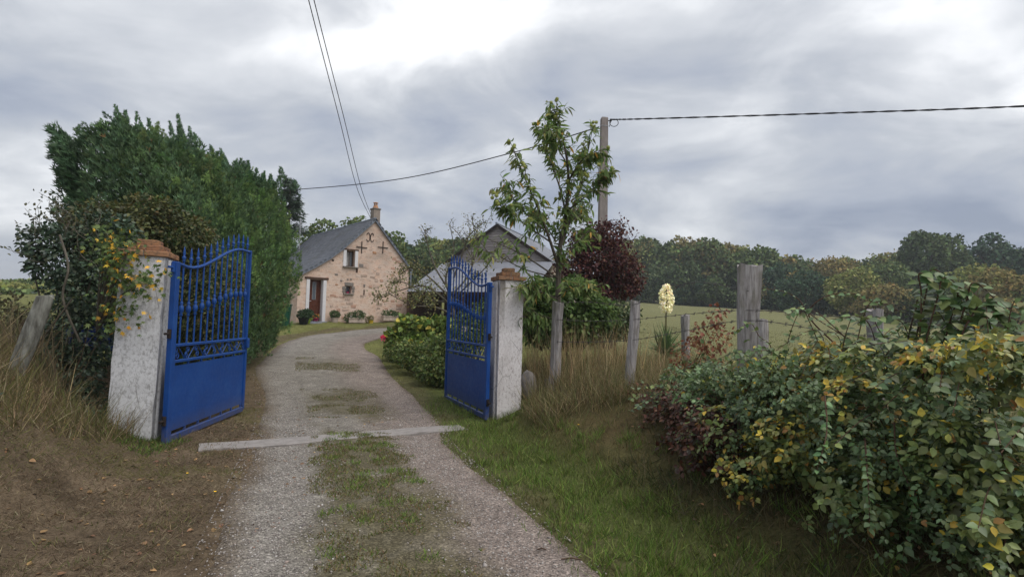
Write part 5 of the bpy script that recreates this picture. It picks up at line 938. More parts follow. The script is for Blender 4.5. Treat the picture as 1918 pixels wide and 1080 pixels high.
# ------------------------------------------------------------------ chestnut tree
ct = empty('chestnut_tree', g0(0.74, 8.7), 'young sweet chestnut with spiky burrs and drooping leaves behind the right pillar', 'tree'); YC = 8.7
def pp(l): return [PY(px, py, YC + dy) for px, py, dy in l]
LIMBS = [([(1038, 745, 0), (1042, 640, 0), (1045, 560, 0.05), (1048, 470, 0.05), (1060, 400, 0.1), (1064, 320, 0.1), (1052, 250, 0.05), (1040, 212, 0)], 0.065, 0.006),
 ([(1046, 500, 0.05), (1030, 450, -0.15), (1010, 395, -0.3), (988, 345, -0.4), (965, 290, -0.45)], 0.028, 0.005), ([(1050, 460, 0.05), (1072, 400, 0.3), (1088, 345, 0.45), (1100, 290, 0.55), (1108, 250, 0.6)], 0.03, 0.005),
 ([(1060, 400, 0.1), (1048, 350, 0.35), (1030, 300, 0.5), (1012, 250, 0.6)], 0.02, 0.004), ([(1064, 340, 0.1), (1090, 300, -0.2), (1120, 285, -0.4)], 0.018, 0.004), ([(1062, 395, 0.1), (1100, 365, -0.3), (1138, 330, -0.5)], 0.018, 0.004),
 ([(1034, 455, -0.1), (990, 425, -0.4), (948, 395, -0.6)], 0.016, 0.004), ([(1046, 490, 0.05), (1080, 455, 0.4), (1105, 430, 0.7)], 0.02, 0.004), ([(1044, 520, 0.0), (1000, 490, -0.4), (965, 470, -0.7), (915, 448, -0.9)], 0.016, 0.004), ([(1044, 520, 0.0), (985, 505, -0.3), (935, 480, -0.5), (905, 468, -0.6)], 0.012, 0.004),
 ([(1044, 560, 0.0), (1010, 545, -0.4), (990, 540, -0.7)], 0.014, 0.004), ([(1044, 555, 0.0), (1075, 540, -0.3), (1100, 545, -0.5)], 0.014, 0.004), ([(1042, 600, 0.0), (1010, 590, -0.3), (990, 595, -0.4)], 0.010, 0.003), ([(1040, 450, 0), (1020, 420, 0.6), (1000, 400, 0.9)], 0.014, 0.004), ([(1060, 420, 0.1), (1085, 405, 0.8), (1095, 395, 1.1)], 0.014, 0.004), ([(1058, 300, 0.1), (1040, 270, -0.3), (1025, 240, -0.5)], 0.012, 0.004), ([(1030, 440, -0.1), (975, 390, 0.2), (950, 350, 0.3)], 0.014, 0.004)]
tb = MB(); LP, LA, LN, LS, LC, BP = [], [], [], [], [], []
CH = [(0.082, 0.128, 0.034), (0.066, 0.108, 0.030), (0.110, 0.150, 0.048), (0.135, 0.152, 0.055)]; UP = np.array([0, 0, 1.0])
for li, (pts, r0, r1) in enumerate(LIMBS):
    Q = np.array(curve_pts(pp(pts), 8)); tb.tube([tuple(q) for q in Q], list(np.linspace(r0, r1, len(Q))), 7 if li == 0 else 5)
    L = len(Q); st = int(L * (0.36 if li == 0 else 0.32)); nt = {0: 60, 8: 8, 9: 6}.get(li, 21)
    for k in range(nt):
        i = rng.integers(st, L) if k else L - 1; tan = nrm(Q[min(i + 1, L - 1)] - Q[max(i - 1, 0)]); q = Q[i]
        d = nrm(tan * 0.6 + rdir(1)[0] * 0.85 + UP * 0.15) if k else tan; TL = rng.uniform(0.12, 0.31); e_ = q + d * TL; tw = curve_pts([q, (q + e_) / 2 + [0, 0, 0.02], e_], 4); tb.tube(tw, list(np.linspace(0.006, 0.0025, len(tw))), 4); tw = np.array(tw)
        m = rng.integers(6, 10)
        for j in range(m):
            f = (j + 1.0) / m; p = tw[min(int(f * (len(tw) - 1)), len(tw) - 1)]; sd = nrm(np.cross(d, rdir(1)[0])); low_ = pts[0][1] > 540
            LP.append(p); LA.append(nrm(d * 0.45 + sd * 0.8 + UP * rng.uniform(-0.95, -0.1))); LN.append(UP + rng.normal(0, 0.45, 3)); LS.append(rng.uniform(0.11, 0.18)); LC.append((0.42, 0.24, 0.05) if rng.uniform() < 0.025 else pick(CH, 1, 0.15)[0])
        if (li in (0, 1, 2, 4, 5, 6, 3) and k % 4 == 0):
            for _ in range(rng.integers(1, 4)): BP.append(e_ + rng.normal(0, 0.028, 3))
tb.buildw('trunk', M['bark'], ct); LP, LA, LN, LS, LC = map(np.array, (LP, LA, LN, LS, LC)); ss = np.stack([LS, LS, LS], 1); o_ = np.argsort(LP[:, 1]); o1, o2 = o_[:300], o_[300:]
leaf_objects(LF_LONG, LP[o1], LA[o1], LN[o1], ss[o1], LC[o1], M['chleaf'], ct, nvar=12); foliage('foliage', LF_LONG, LP[o2], LA[o2], LN[o2], ss[o2], LC[o2], M['chleaf'], ct)
bb = MB(); bm = bmesh.new(); bmesh.ops.create_icosphere(bm, subdivisions=2, radius=0.026); bv = [v.co.copy() for v in bm.verts]; bb.add(bv, [tuple(v.index for v in f.verts) for f in bm.faces])
for v in bv:
    a = Vector((-v.y, v.x, 0.01)).normalized() * 0.003; c = v.cross(a).normalized() * 0.003; bb.add([v + a, v - a * 0.5 + c, v - a * 0.5 - c, v * 1.5], [(0, 1, 3), (1, 2, 3), (2, 0, 3)])
bm.free(); bme = bb.mesh('burr', M['burr'])
for p in BP: o = adopt(obj('chestnut_burr', bme), ct); o.location = p; o.rotation_euler = (rng.uniform(0, 6), rng.uniform(0, 6), 0)

# ------------------------------------------------------------------ maroon tree, garden shrubs, yucca
MAR = [(0.070, 0.022, 0.022), (0.050, 0.018, 0.020), (0.095, 0.030, 0.026), (0.036, 0.016, 0.017), (0.10, 0.05, 0.03)]
t_ = shrub('purple_plum_tree', g0(2.75, 15.6), [Bp(1122, 480, 15.5, 0.85, 0.8, 0.62), Bp(1085, 505, 15.3, 0.65, 0.6, 0.5), Bp(1160, 505, 15.6, 0.65, 0.6, 0.55), Bp(1135, 440, 15.6, 0.55, 0.5, 0.42), Bp(1100, 455, 15.5, 0.5, 0.5, 0.38), Bp(1170, 535, 15.6, 0.5, 0.5, 0.35), Bp(1110, 545, 15.4, 0.7, 0.6, 0.35)], 11500, 0.085, MAR, 'small dark maroon-leaved tree at the foot of the concrete pole', 'tree', nstem=26, sr=0.05, stem='bark', lo=0.45, lump=0.34)
b = MB(); TW = []
for k in range(34):
    q = PY(rng.uniform(1065, 1190), rng.uniform(430, 480), 15.5 + rng.uniform(-0.4, 0.4)); e_ = q + np.array([rng.uniform(-0.2, 0.2), 0, rng.uniform(0.2, 0.55)]); b.tube([q, e_], [0.008, 0.003], 4); TW += [q + (e_ - q) * s + rng.normal(0, 0.03, 3) for s in np.linspace(0.1, 1, 9)]
b.buildw('twigs', M['stem'], t_)['kind'] = 'stuff'; TW = np.array(TW); foliage('foliage', LF_MID, TW, rdir(len(TW)), rdir(len(TW)) + UP, rng.uniform(0.05, 0.09, len(TW)), pick(MAR, len(TW)), M['leaf'], t_)
SH = [(0.070, 0.115, 0.030), (0.052, 0.088, 0.026), (0.095, 0.135, 0.038)]
shrub('garden_shrub', g0(1.2, 10.6), [Bp(1030, 560, 10.0, 0.42, 0.4, 0.40), Bp(1075, 560, 10.6, 0.5, 0.5, 0.42), Bp(1110, 590, 10.8, 0.5, 0.45, 0.35), Bp(1010, 600, 9.8, 0.35, 0.35, 0.45), Bp(1060, 610, 10.4, 0.55, 0.45, 0.4)], 7200, 0.095, SH, 'leafy green garden shrub behind the fence below the chestnut', nstem=10, stem='bark', sr=0.02)
shrub('garden_shrub', g0(2.4, 12.4), [Bp(1150, 590, 12.2, 0.55, 0.5, 0.32), Bp(1110, 615, 12.0, 0.6, 0.5, 0.34), Bp(1165, 610, 12.4, 0.4, 0.4, 0.3)], 3400, 0.07, [(0.06, 0.085, 0.035), (0.085, 0.105, 0.04), (0.045, 0.065, 0.03)], 'low grey-green bush under the maroon tree', nstem=6)
yx = PY(1247, 600, 12.0); yu = empty('yucca', g0(yx[0], 12.0), 'yucca with sword leaves and a tall cream flower spike in the pasture edge', 'plant'); yz = HF(yx[0], 12.0)
n = 130; a = rng.uniform(0, 6.28, n); e_ = rng.uniform(0.15, 1.45, n); d = np.stack([np.cos(a) * np.cos(e_), np.sin(a) * np.cos(e_), np.sin(e_)], 1); sw_ = (np.array([(-0.5, 0, 0), (0.5, 0, 0), (0.55, 0.5, 0.03), (-0.55, 0.5, 0.03), (0, 1, -0.06)]), LF_BLD[1]); L = rng.uniform(0.45, 0.8, n)
foliage('sword_leaves', sw_, np.tile([yx[0], 12.0, yz + 0.25], (n, 1)) + rng.normal(0, 0.04, (n, 3)), d, np.tile(UP, (n, 1)) + rng.normal(0, 0.2, (n, 3)), np.stack([np.full(n, 0.04), L, L], 1), pick([(0.085, 0.14, 0.055), (0.065, 0.11, 0.05), (0.12, 0.16, 0.07)], n), M['leaf'], yu)
zt_y = PY(1249, 530, 12)[2]; MB().tube([(yx[0], 12, yz + 0.1), PY(1248, 560, 12), PY(1249, 530, 12)], [0.02, 0.014, 0.006], 6).buildw('flower_stalk', M['greenstem'], yu)
m = 420; s = rng.uniform(0, 1, m); zc = zt_y - 0.62 * (1 - s); a = rng.uniform(0, 6.28, m); r_ = 0.165 * np.sin(np.pi * np.clip(0.10 + 0.88 * s, 0, 1)) ** 0.8 * rng.uniform(0.35, 1, m); fx = PY(1248, 550, 12)[0]
bell = (np.array([(0, 0, 0), (0.35, 0.55, 0.1), (0.15, 1, 0), (-0.2, 0.95, 0.05), (-0.38, 0.5, 0.1)]), np.array([(0, 1, 2), (0, 2, 3), (0, 3, 4)])); foliage('flowers', bell, np.stack([fx + r_ * np.cos(a), 12 + r_ * np.sin(a), zc], 1), np.stack([np.cos(a), np.sin(a), -1.2 + 0 * a], 1) + rng.normal(0, 0.3, (m, 3)), rdir(m) + UP, rng.uniform(0.05, 0.075, m), pick([(0.80, 0.74, 0.52), (0.85, 0.80, 0.62), (0.72, 0.66, 0.42)], m, 0.06), M['leaf'], yu)
# tall dry grass between the pillar and the thick post
cxs = np.concatenate([rng.uniform(0.25, 2.3, 210), rng.uniform(1.6, 4.2, 150)]); cys = np.concatenate([rng.uniform(6.6, 10.2, 210), rng.uniform(6.2, 11.6, 150)]); x, y, k = tufts(cxs, cys, 44, 0.11); d = drive(x, y) - hwid(y); kk = d > 1.15; x, y = x[kk], y[kk]; n = len(x)
grass('tall_dry_grass', x, y, 0.12 + 0.5 * rng.beta(1.3, 2.2, n), rng.uniform(0.004, 0.008, n), pick([(0.27, 0.215, 0.11), (0.215, 0.165, 0.085), (0.17, 0.155, 0.065), (0.32, 0.265, 0.15), (0.115, 0.125, 0.045), (0.145, 0.10, 0.055), (0.13, 0.14, 0.05)], n), 0.5, 'tall dry straw grass along the fence between pillar and slim post')
cxs = rng.uniform(0.3, 2.4, 150); cys = rng.uniform(7.6, 11.5, 150); x, y, k = tufts(cxs, cys, 5, 0.05); n = len(x); grass('seed_stalks', x, y, rng.uniform(0.6, 1.05, n), rng.uniform(0.005, 0.009, n), pick([(0.36, 0.28, 0.15), (0.28, 0.20, 0.10)], n), 0.14, 'thin dry seed stalks standing behind the fence wire')
shrub('red_dock', g0(1.85, 6.2), [Bp(1330, 630, 5.9, 0.22, 0.3, 0.16), Bp(1300, 665, 6.0, 0.25, 0.3, 0.18), Bp(1345, 590, 5.9, 0.10, 0.1, 0.12)], 520, 0.045, [(0.19, 0.075, 0.045), (0.15, 0.06, 0.035), (0.22, 0.13, 0.06)], 'reddish withered weeds left of the thick grey post', 'plant', nstem=12, sr=0.005)

# ------------------------------------------------------------------ bramble and rose bush on the right bank
bush = empty('bramble_bush', g0(2.6, 3.6), 'big bramble bush with green and yellow leaves filling the right foreground', 'bush')
def edge_x(y): return np.interp(y, [2.0, 2.6, 3.3, 4.4, 5.4, 6.4, 7.0], [2.30, 2.05, 1.80, 1.55, 1.50, 1.52, 1.62])
def top_z(x, y):
    s = x - edge_x(y); t = np.interp(y, [2.0, 2.6, 3.3, 4.2, 5.0, 6.0, 6.9], [1.34, 1.36, 1.38, 1.30, 1.10, 0.86, 0.62]); return 0.28 + (t - 0.28) * np.clip(1 - (1 - np.clip(s / 0.75, 0, 1)) ** 2.2, 0, 1) ** 0.75 - 0.10 * sst(1.2, 2.6, s)
NK = 330; y = 2.55 + 4.35 * rng.beta(1.0, 1.45, NK); s = rng.beta(1.0, 2.0, NK) * 3.0; x = edge_x(y) + s; zt = top_z(x, y) + 0.26 * (fbm(x * 2.2, y * 2.2, 121) - 0.5) * 2
gz = H(x, y); front = rng.uniform(size=NK) < 0.46
z = np.where(front, gz + 0.16 + (zt - gz - 0.16) * rng.uniform(0.0, 1.0, NK) ** 0.85, zt - 0.05); x = np.where(front, edge_x(y) + 0.12 + 0.55 * np.abs(rng.normal(0, 0.45, NK)) + 0.34 * sst(0.85, 0.3, z), x)
NX = 90; ya = rng.uniform(3.5, 6.4, NX); xa = edge_x(ya) + rng.uniform(-0.02, 0.45, NX); za = H(xa, ya) + rng.uniform(0.06, 0.55, NX); x = np.concatenate([x, xa]); y = np.concatenate([y, ya]); z = np.concatenate([z, za]); front = np.concatenate([front, np.ones(NX, bool)]); NK += NX
NX = 80; ya = rng.uniform(2.45, 3.6, NX); xa = edge_x(ya) + rng.uniform(0.05, 0.9, NX); za = H(xa, ya) + rng.uniform(0.05, 0.45, NX); x = np.concatenate([x, xa]); y = np.concatenate([y, ya]); z = np.concatenate([z, za]); front = np.concatenate([front, np.ones(NX, bool)]); NK += NX
KR = rng.uniform(0.09, 0.24, NK); KT = rng.choice(4, NK, p=[0.38, 0.20, 0.29, 0.13])      # rose, hazel, bramble, yellowing
# leaf sprays gathered into separate clumps with gaps between, plus a thin scatter on inner twigs
NC = 20500; kc = rng.choice(NK, NC, p=KR ** 2 / (KR ** 2).sum()); dk = rdir(NC); dk[:, 2] = np.where(rng.uniform(size=NC) < 0.6, np.abs(dk[:, 2]), dk[:, 2]); rr_ = KR[kc] * rng.uniform(0.3, 1.0, NC) ** 0.5 * (1 + 0.5 * (rng.uniform(size=NC) < 0.07))
P3 = np.stack([x, y, z], 1)[kc] + dk * rr_[:, None] * np.array([1.0, 1.0, 0.8]); x, y, z = P3[:, 0], P3[:, 1], P3[:, 2]; front = front[kc]
q = RM.T @ (P3 - EYE).T; ppx = 959 + FPX * q[0] / -q[2]; ppy = 540 - FPX * q[1] / -q[2]; crest = np.interp(ppx, [1150, 1250, 1330, 1390, 1440, 1480, 1560, 1630, 1690, 1750, 1850, 1918], [745, 700, 668, 652, 635, 610, 602, 618, 575, 560, 585, 605])     # the surveyed crest of the bush: longer sprays are cut back to it
ok = (z > H(x, y) + 0.05) & (ppy > crest + 22 + 95 * (fbm(ppx * 0.022, ppx * 0 + 3, 129, 3) - 0.5) - 45 * (rng.uniform(size=NC) < 0.12)) & (fbm(x * 4.5 + z * 3, y * 4.5 + z * 4, 131, 2) > 0.34); x, y, z, front, kc, dk = x[ok], y[ok], z[ok], front[ok], kc[ok], dk[ok]; nc = len(x); kt = KT[kc]
outd = np.where(front[:, None], np.array([-0.6, -0.5, 0.35]), np.array([-0.15, -0.15, 0.9])); cnr = nrm(outd * 0.5 + dk * 0.5 + np.array([0, 0, 0.5]) + rng.normal(0, 0.38, (nc, 3))); cax = nrm(dk * 0.7 + rdir(nc) * 0.7 + np.array([0, 0, -0.35]))
sx_, sy_, sz_ = frames(cax, cnr); csz = rng.uniform(0.75, 1.3, nc) * np.array([0.029, 0.046, 0.036, 0.038])[kt]
pos, ax, nr, sz, cid = [], [], [], [], []
for ang, off in ((0.0, 1.0), (1.05, 0.25), (-1.05, 0.25), (1.25, -0.75), (-1.25, -0.75)):
    kk = np.ones(nc, bool) if off > -0.5 else (rng.uniform(size=nc) < 0.4)
    d_ = sy_ * math.cos(ang) + sx_ * math.sin(ang); pos.append((np.stack([x, y, z], 1) + sy_ * (off * 0.3 * csz)[:, None] + d_ * (0.18 * csz)[:, None])[kk]); ax.append((d_ + rng.normal(0, 0.16, (nc, 3)) - np.array([0, 0, 0.12]))[kk]); nr.append((cnr + rng.normal(0, 0.22, (nc, 3)))[kk]); sz.append((csz * (1.15 if ang == 0 else 0.95) * rng.uniform(0.85, 1.15, nc))[kk]); cid.append(np.arange(nc)[kk])
pos, ax, nr, sz, cid = (np.concatenate(v) for v in (pos, ax, nr, sz, cid)); n = len(pos); x, y, z, front = pos[:, 0], pos[:, 1], pos[:, 2], front[cid]
BR = [(0.082, 0.118, 0.046), (0.066, 0.100, 0.042), (0.105, 0.142, 0.054), (0.135, 0.160, 0.055), (0.092, 0.128, 0.070)]; KC = np.array([(0.105, 0.148, 0.070), (0.140, 0.172, 0.056), (0.078, 0.118, 0.044), (0.165, 0.168, 0.054)]); c = (KC[KT] * rng.uniform(0.75, 1.3, (NK, 1)))[kc[cid]] * (1 + rng.normal(0, 0.13, (n, 1))) * (1 + rng.normal(0, 0.05, (n, 3)))
u_ = rng.uniform(size=nc)[cid] * 0.6 + rng.uniform(size=n) * 0.4; redz = sst(3.7, 4.6, y) * sst(1.0, 0.68, z); isr = u_ < redz * 0.85; c[isr] = pick([(0.090, 0.036, 0.022), (0.066, 0.030, 0.020), (0.115, 0.055, 0.030), (0.05, 0.040, 0.022)], isr.sum())
yp = fbm(y * 2.4 + x, z * 2.6 + 5, 125, 2); isy = (rng.uniform(size=n) < np.array([0.03, 0.07, 0.025, 0.5])[KT][kc[cid]]) & ~isr & (y < 4.9); c[isy] = pick([(0.44, 0.34, 0.045), (0.40, 0.28, 0.04), (0.32, 0.31, 0.06), (0.24, 0.13, 0.035)], isy.sum(), 0.15)
q = RM.T @ (pos - EYE).T; pxs = 959 + FPX * q[0] / -q[2]; vis = (pxs < 1900) & (pxs > 1200); sco = sz / np.linalg.norm(pos - EYE, axis=1) * np.where(vis, 1, 0) * np.where(front & (z > 0.45), 1.0, 0.75) * (x < edge_x(y) + 0.35)
o_ = np.argsort(-sco); o1 = o_[:230]; msk = np.ones(n, bool); msk[o1] = False
leaf_objects(LF_OV, pos[o1], ax[o1], nr[o1], sz[o1], c[o1], M['glossleaf'], bush, nvar=16); foliage('foliage', LF_MID, pos[msk], ax[msk], nr[msk], sz[msk], c[msk], M['glossleaf'], bush)
# canes: tall shoots, arching brambles, hanging sprigs with paired leaflets
LP, LA, LN, LS, LC = [], [], [], [], []
def cane(pts, r, step, lsz, cols, fr=0.15, pair=True):
    Q = np.array(curve_pts(pts, 10)); MB().tube([tuple(p) for p in Q], list(np.linspace(r, r * 0.4, len(Q))), 5).buildw('cane', M['stem'], bush); dd_ = np.concatenate([[0], np.cumsum(np.linalg.norm(np.diff(Q, axis=0), axis=1))]); s = dd_[-1] * fr
    while s < dd_[-1]:
        p = np.array([np.interp(s, dd_, Q[:, k]) for k in range(3)]); p2 = np.array([np.interp(s + 0.01, dd_, Q[:, k]) for k in range(3)]); T_ = nrm(p2 - p + 1e-6); sd = nrm(np.cross(T_, UP + rng.normal(0, 0.3, 3)))
        for sg in ((1, -1) if pair else (rng.choice([-1, 1]),)):
            LP.append(p); LA.append(nrm(sd * sg + T_ * 0.5 + rng.normal(0, 0.25, 3) - UP * 0.25)); LN.append(UP * 0.8 + np.array([-0.2, -0.5, 0]) + rng.normal(0, 0.3, 3)); LS.append(lsz * rng.uniform(0.75, 1.25)); LC.append(pick(cols, 1)[0])
        s += step * rng.uniform(0.7, 1.3)
LG = [(0.085, 0.14, 0.055), (0.07, 0.12, 0.045), (0.11, 0.16, 0.06)]
for px0, px1, tp, Yq in ((1722, 1722, 512, 3.2), (1715, 1745, 505, 3.25), (1735, 1768, 520, 3.15), (1700, 1722, 560, 3.3), (1790, 1822, 530, 3.1), (1798, 1845, 565, 3.05), (1770, 1800, 545, 3.2), (1830, 1865, 585, 3.0)):
    cane([PY(px0 - 8, 730, Yq), PY(px0, 640, Yq), PY((px0 + px1) / 2 + 4, (tp + 640) / 2 - 20, Yq), PY(px1, tp, Yq), PY(px1 + 34, tp + 22, Yq - 0.04), PY(px1 + 62, tp + 70, Yq - 0.08)], 0.006, 0.040, 0.066, LG + BR[3:4], 0.18)
cane([PY(1560, 640, 4.0), PY(1515, 590, 4.0), PY(1545, 556, 3.95), PY(1600, 550, 3.9), PY(1655, 570, 3.85), PY(1690, 585, 3.8)], 0.006, 0.06, 0.045, LG, 0.45)
cane([PY(1600, 640, 4.1), PY(1520, 590, 4.2), PY(1495, 560, 4.25), PY(1465, 545, 4.3), PY(1425, 540, 4.35)], 0.005, 0.07, 0.042, LG, 0.3)
for px0, px1, tp, Yq in ((1470, 1500, 585, 4.1), (1530, 1500, 575, 3.9), (1600, 1640, 560, 3.6), (1660, 1630, 590, 3.5), (1880, 1905, 560, 2.95), (1440, 1405, 605, 4.2), (1575, 1600, 590, 3.7)):
    cane([PY(px0, 700, Yq), PY(px0 + 4, 650, Yq), PY((px0 + px1) / 2, tp + 25, Yq), PY(px1, tp, Yq), PY(px1 + (px1 - px0) * 0.8, tp + 16, Yq - 0.05)], 0.0045, 0.05, 0.046, LG + BR[3:4], 0.25)
cane([PY(1640, 690, 3.7), PY(1560, 610, 3.8), PY(1520, 582, 3.9), PY(1470, 590, 4.0)], 0.005, 0.06, 0.045, LG, 0.2)
for px0, px1, py0, py1 in ((1620, 1628, 880, 1000), (1712, 1690, 900, 1050), (1675, 1715, 850, 950), (1545, 1530, 800, 880), (1850, 1835, 760, 860)):
    cane([PY(px0, py0 - 60, 3.0), PY(px0 + 4, py0, 2.86), PY((px0 + px1) / 2 + 4, (py0 + py1) / 2, 2.8), PY(px1, py1, 2.78)], 0.0045, 0.030, 0.036, LG, 0.1)
for k in range(85):
    yq = rng.uniform(2.3, 6.3); xq = edge_x(yq) + rng.uniform(0.1, 1.6); zq = float(top_z(xq, yq)); p0 = np.array([xq + 0.1, yq + 0.1, HF(xq, yq)]); p1 = np.array([xq, yq, zq + rng.uniform(0.02, 0.26)]); p2 = p1 + np.array([-rng.uniform(0.1, 0.45), -rng.uniform(0.0, 0.3), -rng.uniform(-0.05, 0.3)]); cane([p0, (p0 + p1) / 2 + [0.05, 0, 0.05], p1, p2], 0.005, 0.06, 0.048, BR, 0.5)
LP, LA, LN, LS, LC = map(np.array, (LP, LA, LN, LS, LC)); sco = LS / LP[:, 1]; o_ = np.argsort(-sco); leaf_objects(LF_OV, LP[o_[:70]], LA[o_[:70]], LN[o_[:70]], LS[o_[:70]], LC[o_[:70]], M['glossleaf'], bush); foliage('foliage', LF_OV, LP[o_[70:]], LA[o_[70:]], LN[o_[70:]], LS[o_[70:]], LC[o_[70:]], M['glossleaf'], bush)

# ------------------------------------------------------------------ garden beside the drive beyond the right gate leaf
YG = [(0.12, 0.165, 0.035), (0.085, 0.13, 0.03), (0.16, 0.19, 0.05), (0.42, 0.36, 0.06)]
q = PY(790, 620, 14.5); shrub('vine_shrub', g0(q[0], 14.5), [Bp(770, 612, 14.4, 0.42, 0.4, 0.26), Bp(820, 612, 14.5, 0.45, 0.4, 0.24), Bp(745, 640, 14.2, 0.30, 0.35, 0.3), Bp(790, 645, 14.0, 0.5, 0.4, 0.28)], 2600, 0.14, YG, 'bright yellow-green large-leaved shrub beside the right gate leaf', w=[4, 4, 2, 0.5], tpl=LF_OV, nstem=8)
q = PY(800, 680, 11.8); shrub('weed_bank', g0(q[0], 11.8), [Bp(775, 665, 12.4, 0.42, 0.5, 0.30), Bp(815, 690, 11.2, 0.40, 0.5, 0.30), Bp(830, 660, 11.8, 0.45, 0.5, 0.38), Bp(745, 660, 13.2, 0.30, 0.4, 0.22), Bp(850, 700, 11.0, 0.40, 0.4, 0.32)], 6500, 0.065, [(0.075, 0.11, 0.03), (0.10, 0.135, 0.036), (0.055, 0.085, 0.026), (0.13, 0.14, 0.045)], 'green leafy weeds growing along the drive behind the right gate leaf', 'plant', nstem=10)
q = PY(890, 640, 11.6); shrub('rose_bush', g0(q[0], 11.6), [Bp(880, 620, 11.6, 0.4, 0.4, 0.45), Bp(915, 600, 12.2, 0.45, 0.4, 0.5), Bp(860, 650, 11.4, 0.35, 0.3, 0.3)], 3000, 0.07, [(0.06, 0.09, 0.028), (0.085, 0.115, 0.034)], 'green shrub seen through the bars of the right gate leaf', nstem=8)
q = PY(718, 633, 14.0); rz_ = empty('rose', (q[0], 14.0, HF(q[0], 14.0)), 'single pink rose bloom at the edge of the drive', 'flower'); MB().tube([(q[0], 14.0, HF(q[0], 14.0)), (q[0] + 0.02, 14.0, q[2])], 0.006, 5).buildw('stem', M['greenstem'], rz_)
n = 40; pr = np.tile(q, (n, 1)) + rdir(n) * 0.03; foliage('petals', LF_MID, pr, pr - q + UP * 0.02, rdir(n), np.full(n, 0.07), pick([(0.65, 0.06, 0.16), (0.75, 0.14, 0.25)], n, 0.1), M['leaf'], rz_)
# old fruit tree before the barn
fruit = empty('fruit_tree', g0(*PY(845, 640, 19)[:2]), 'old lichen-grey fruit tree with sparse leaves in front of the barn', 'tree'); b = MB(); LP = []; YF = 19.0
FL = [[(858, 625, 0), (850, 590, 0), (845, 560, 0), (835, 520, 0.2), (850, 470, 0.3), (842, 420, 0.3)], [(848, 575, 0), (820, 550, -0.3), (790, 535, -0.6), (745, 545, -0.8), (705, 560, -0.9)], [(846, 560, 0), (805, 520, 0.2), (775, 500, 0.3), (750, 515, 0.3)], [(848, 550, 0), (880, 510, 0.3), (890, 450, 0.4), (885, 410, 0.4)], [(842, 545, 0), (815, 500, 0.5), (800, 455, 0.6), (795, 430, 0.6)], [(850, 590, 0), (815, 575, -0.6), (770, 570, -1.0), (720, 545, -1.1)], [(848, 560, 0), (870, 540, -0.4), (910, 500, -0.6), (930, 470, -0.6)], [(845, 565, 0), (805, 560, 0.5), (760, 530, 0.8), (730, 530, 0.9)], [(850, 520, 0.2), (868, 470, 0.2), (880, 440, 0.1), (912, 412, 0)]]
for li, l in enumerate(FL):
    Q = np.array(curve_pts([PY(px, py, YF + dy) for px, py, dy in l], 8)); b.tube([tuple(p) for p in Q], list(np.linspace(0.075 if li == 0 else 0.04, 0.007, len(Q))), 6)
    for k in range(17):
        i = rng.integers(len(Q) // 3, len(Q)); e_ = Q[i] + (rdir(1)[0] * 0.8 + UP * 0.5) * rng.uniform(0.2, 0.55); b.tube([Q[i], (Q[i] + e_) / 2 + [0, 0, 0.03], e_], [0.012, 0.008, 0.004], 4)
        dens = 22 if Q[i][2] < PY(800, 480, 19)[2] else 5
        for _ in range(dens): LP.append(Q[i] + (e_ - Q[i]) * rng.uniform(0.2, 1.05) + rng.normal(0, 0.10, 3))
b.buildw('trunk', M['twig'], fruit); LP = np.array(LP); n = len(LP); foliage('foliage', LF_MID, LP, rdir(n) - UP * 0.3, rdir(n) * 0.7 + UP, rng.uniform(0.055, 0.10, n), pick([(0.12, 0.13, 0.055), (0.15, 0.15, 0.065), (0.09, 0.10, 0.042), (0.18, 0.155, 0.06)], n), M['leaf'], fruit)
sp2 = empty('bare_sapling', g0(*PY(890, 620, 22)[:2]), 'thin nearly bare sapling with a few leaves against the sky by the barn', 'tree'); b = MB(); LP = []
for l in ([(880, 600, 0), (884, 500, 0), (880, 440, 0), (876, 402, 0)], [(884, 500, 0), (900, 450, 0), (915, 410, 0)], [(882, 480, 0), (860, 440, 0), (845, 425, 0)], [(884, 490, 0), (893, 440, 0), (895, 420, 0)]):
    Q = np.array(curve_pts([PY(px, py, 22 + dy) for px, py, dy in l], 7)); b.tube([tuple(p) for p in Q], list(np.linspace(0.03, 0.006, len(Q))), 5)
    for k in range(16): i = rng.integers(len(Q) // 3, len(Q)); e_ = Q[i] + rdir(1)[0] * 0.22 + UP * 0.1; b.tube([Q[i], e_], [0.007, 0.004], 4); LP += [e_ + rng.normal(0, 0.04, 3) for _ in range(3)]
b.buildw('trunk', M['twig'], sp2); LP = np.array(LP); n = len(LP); foliage('foliage', LF_MID, LP, rdir(n), rdir(n), rng.uniform(0.05, 0.08, n), pick([(0.09, 0.10, 0.04), (0.15, 0.12, 0.05)], n), M['leaf'], sp2)

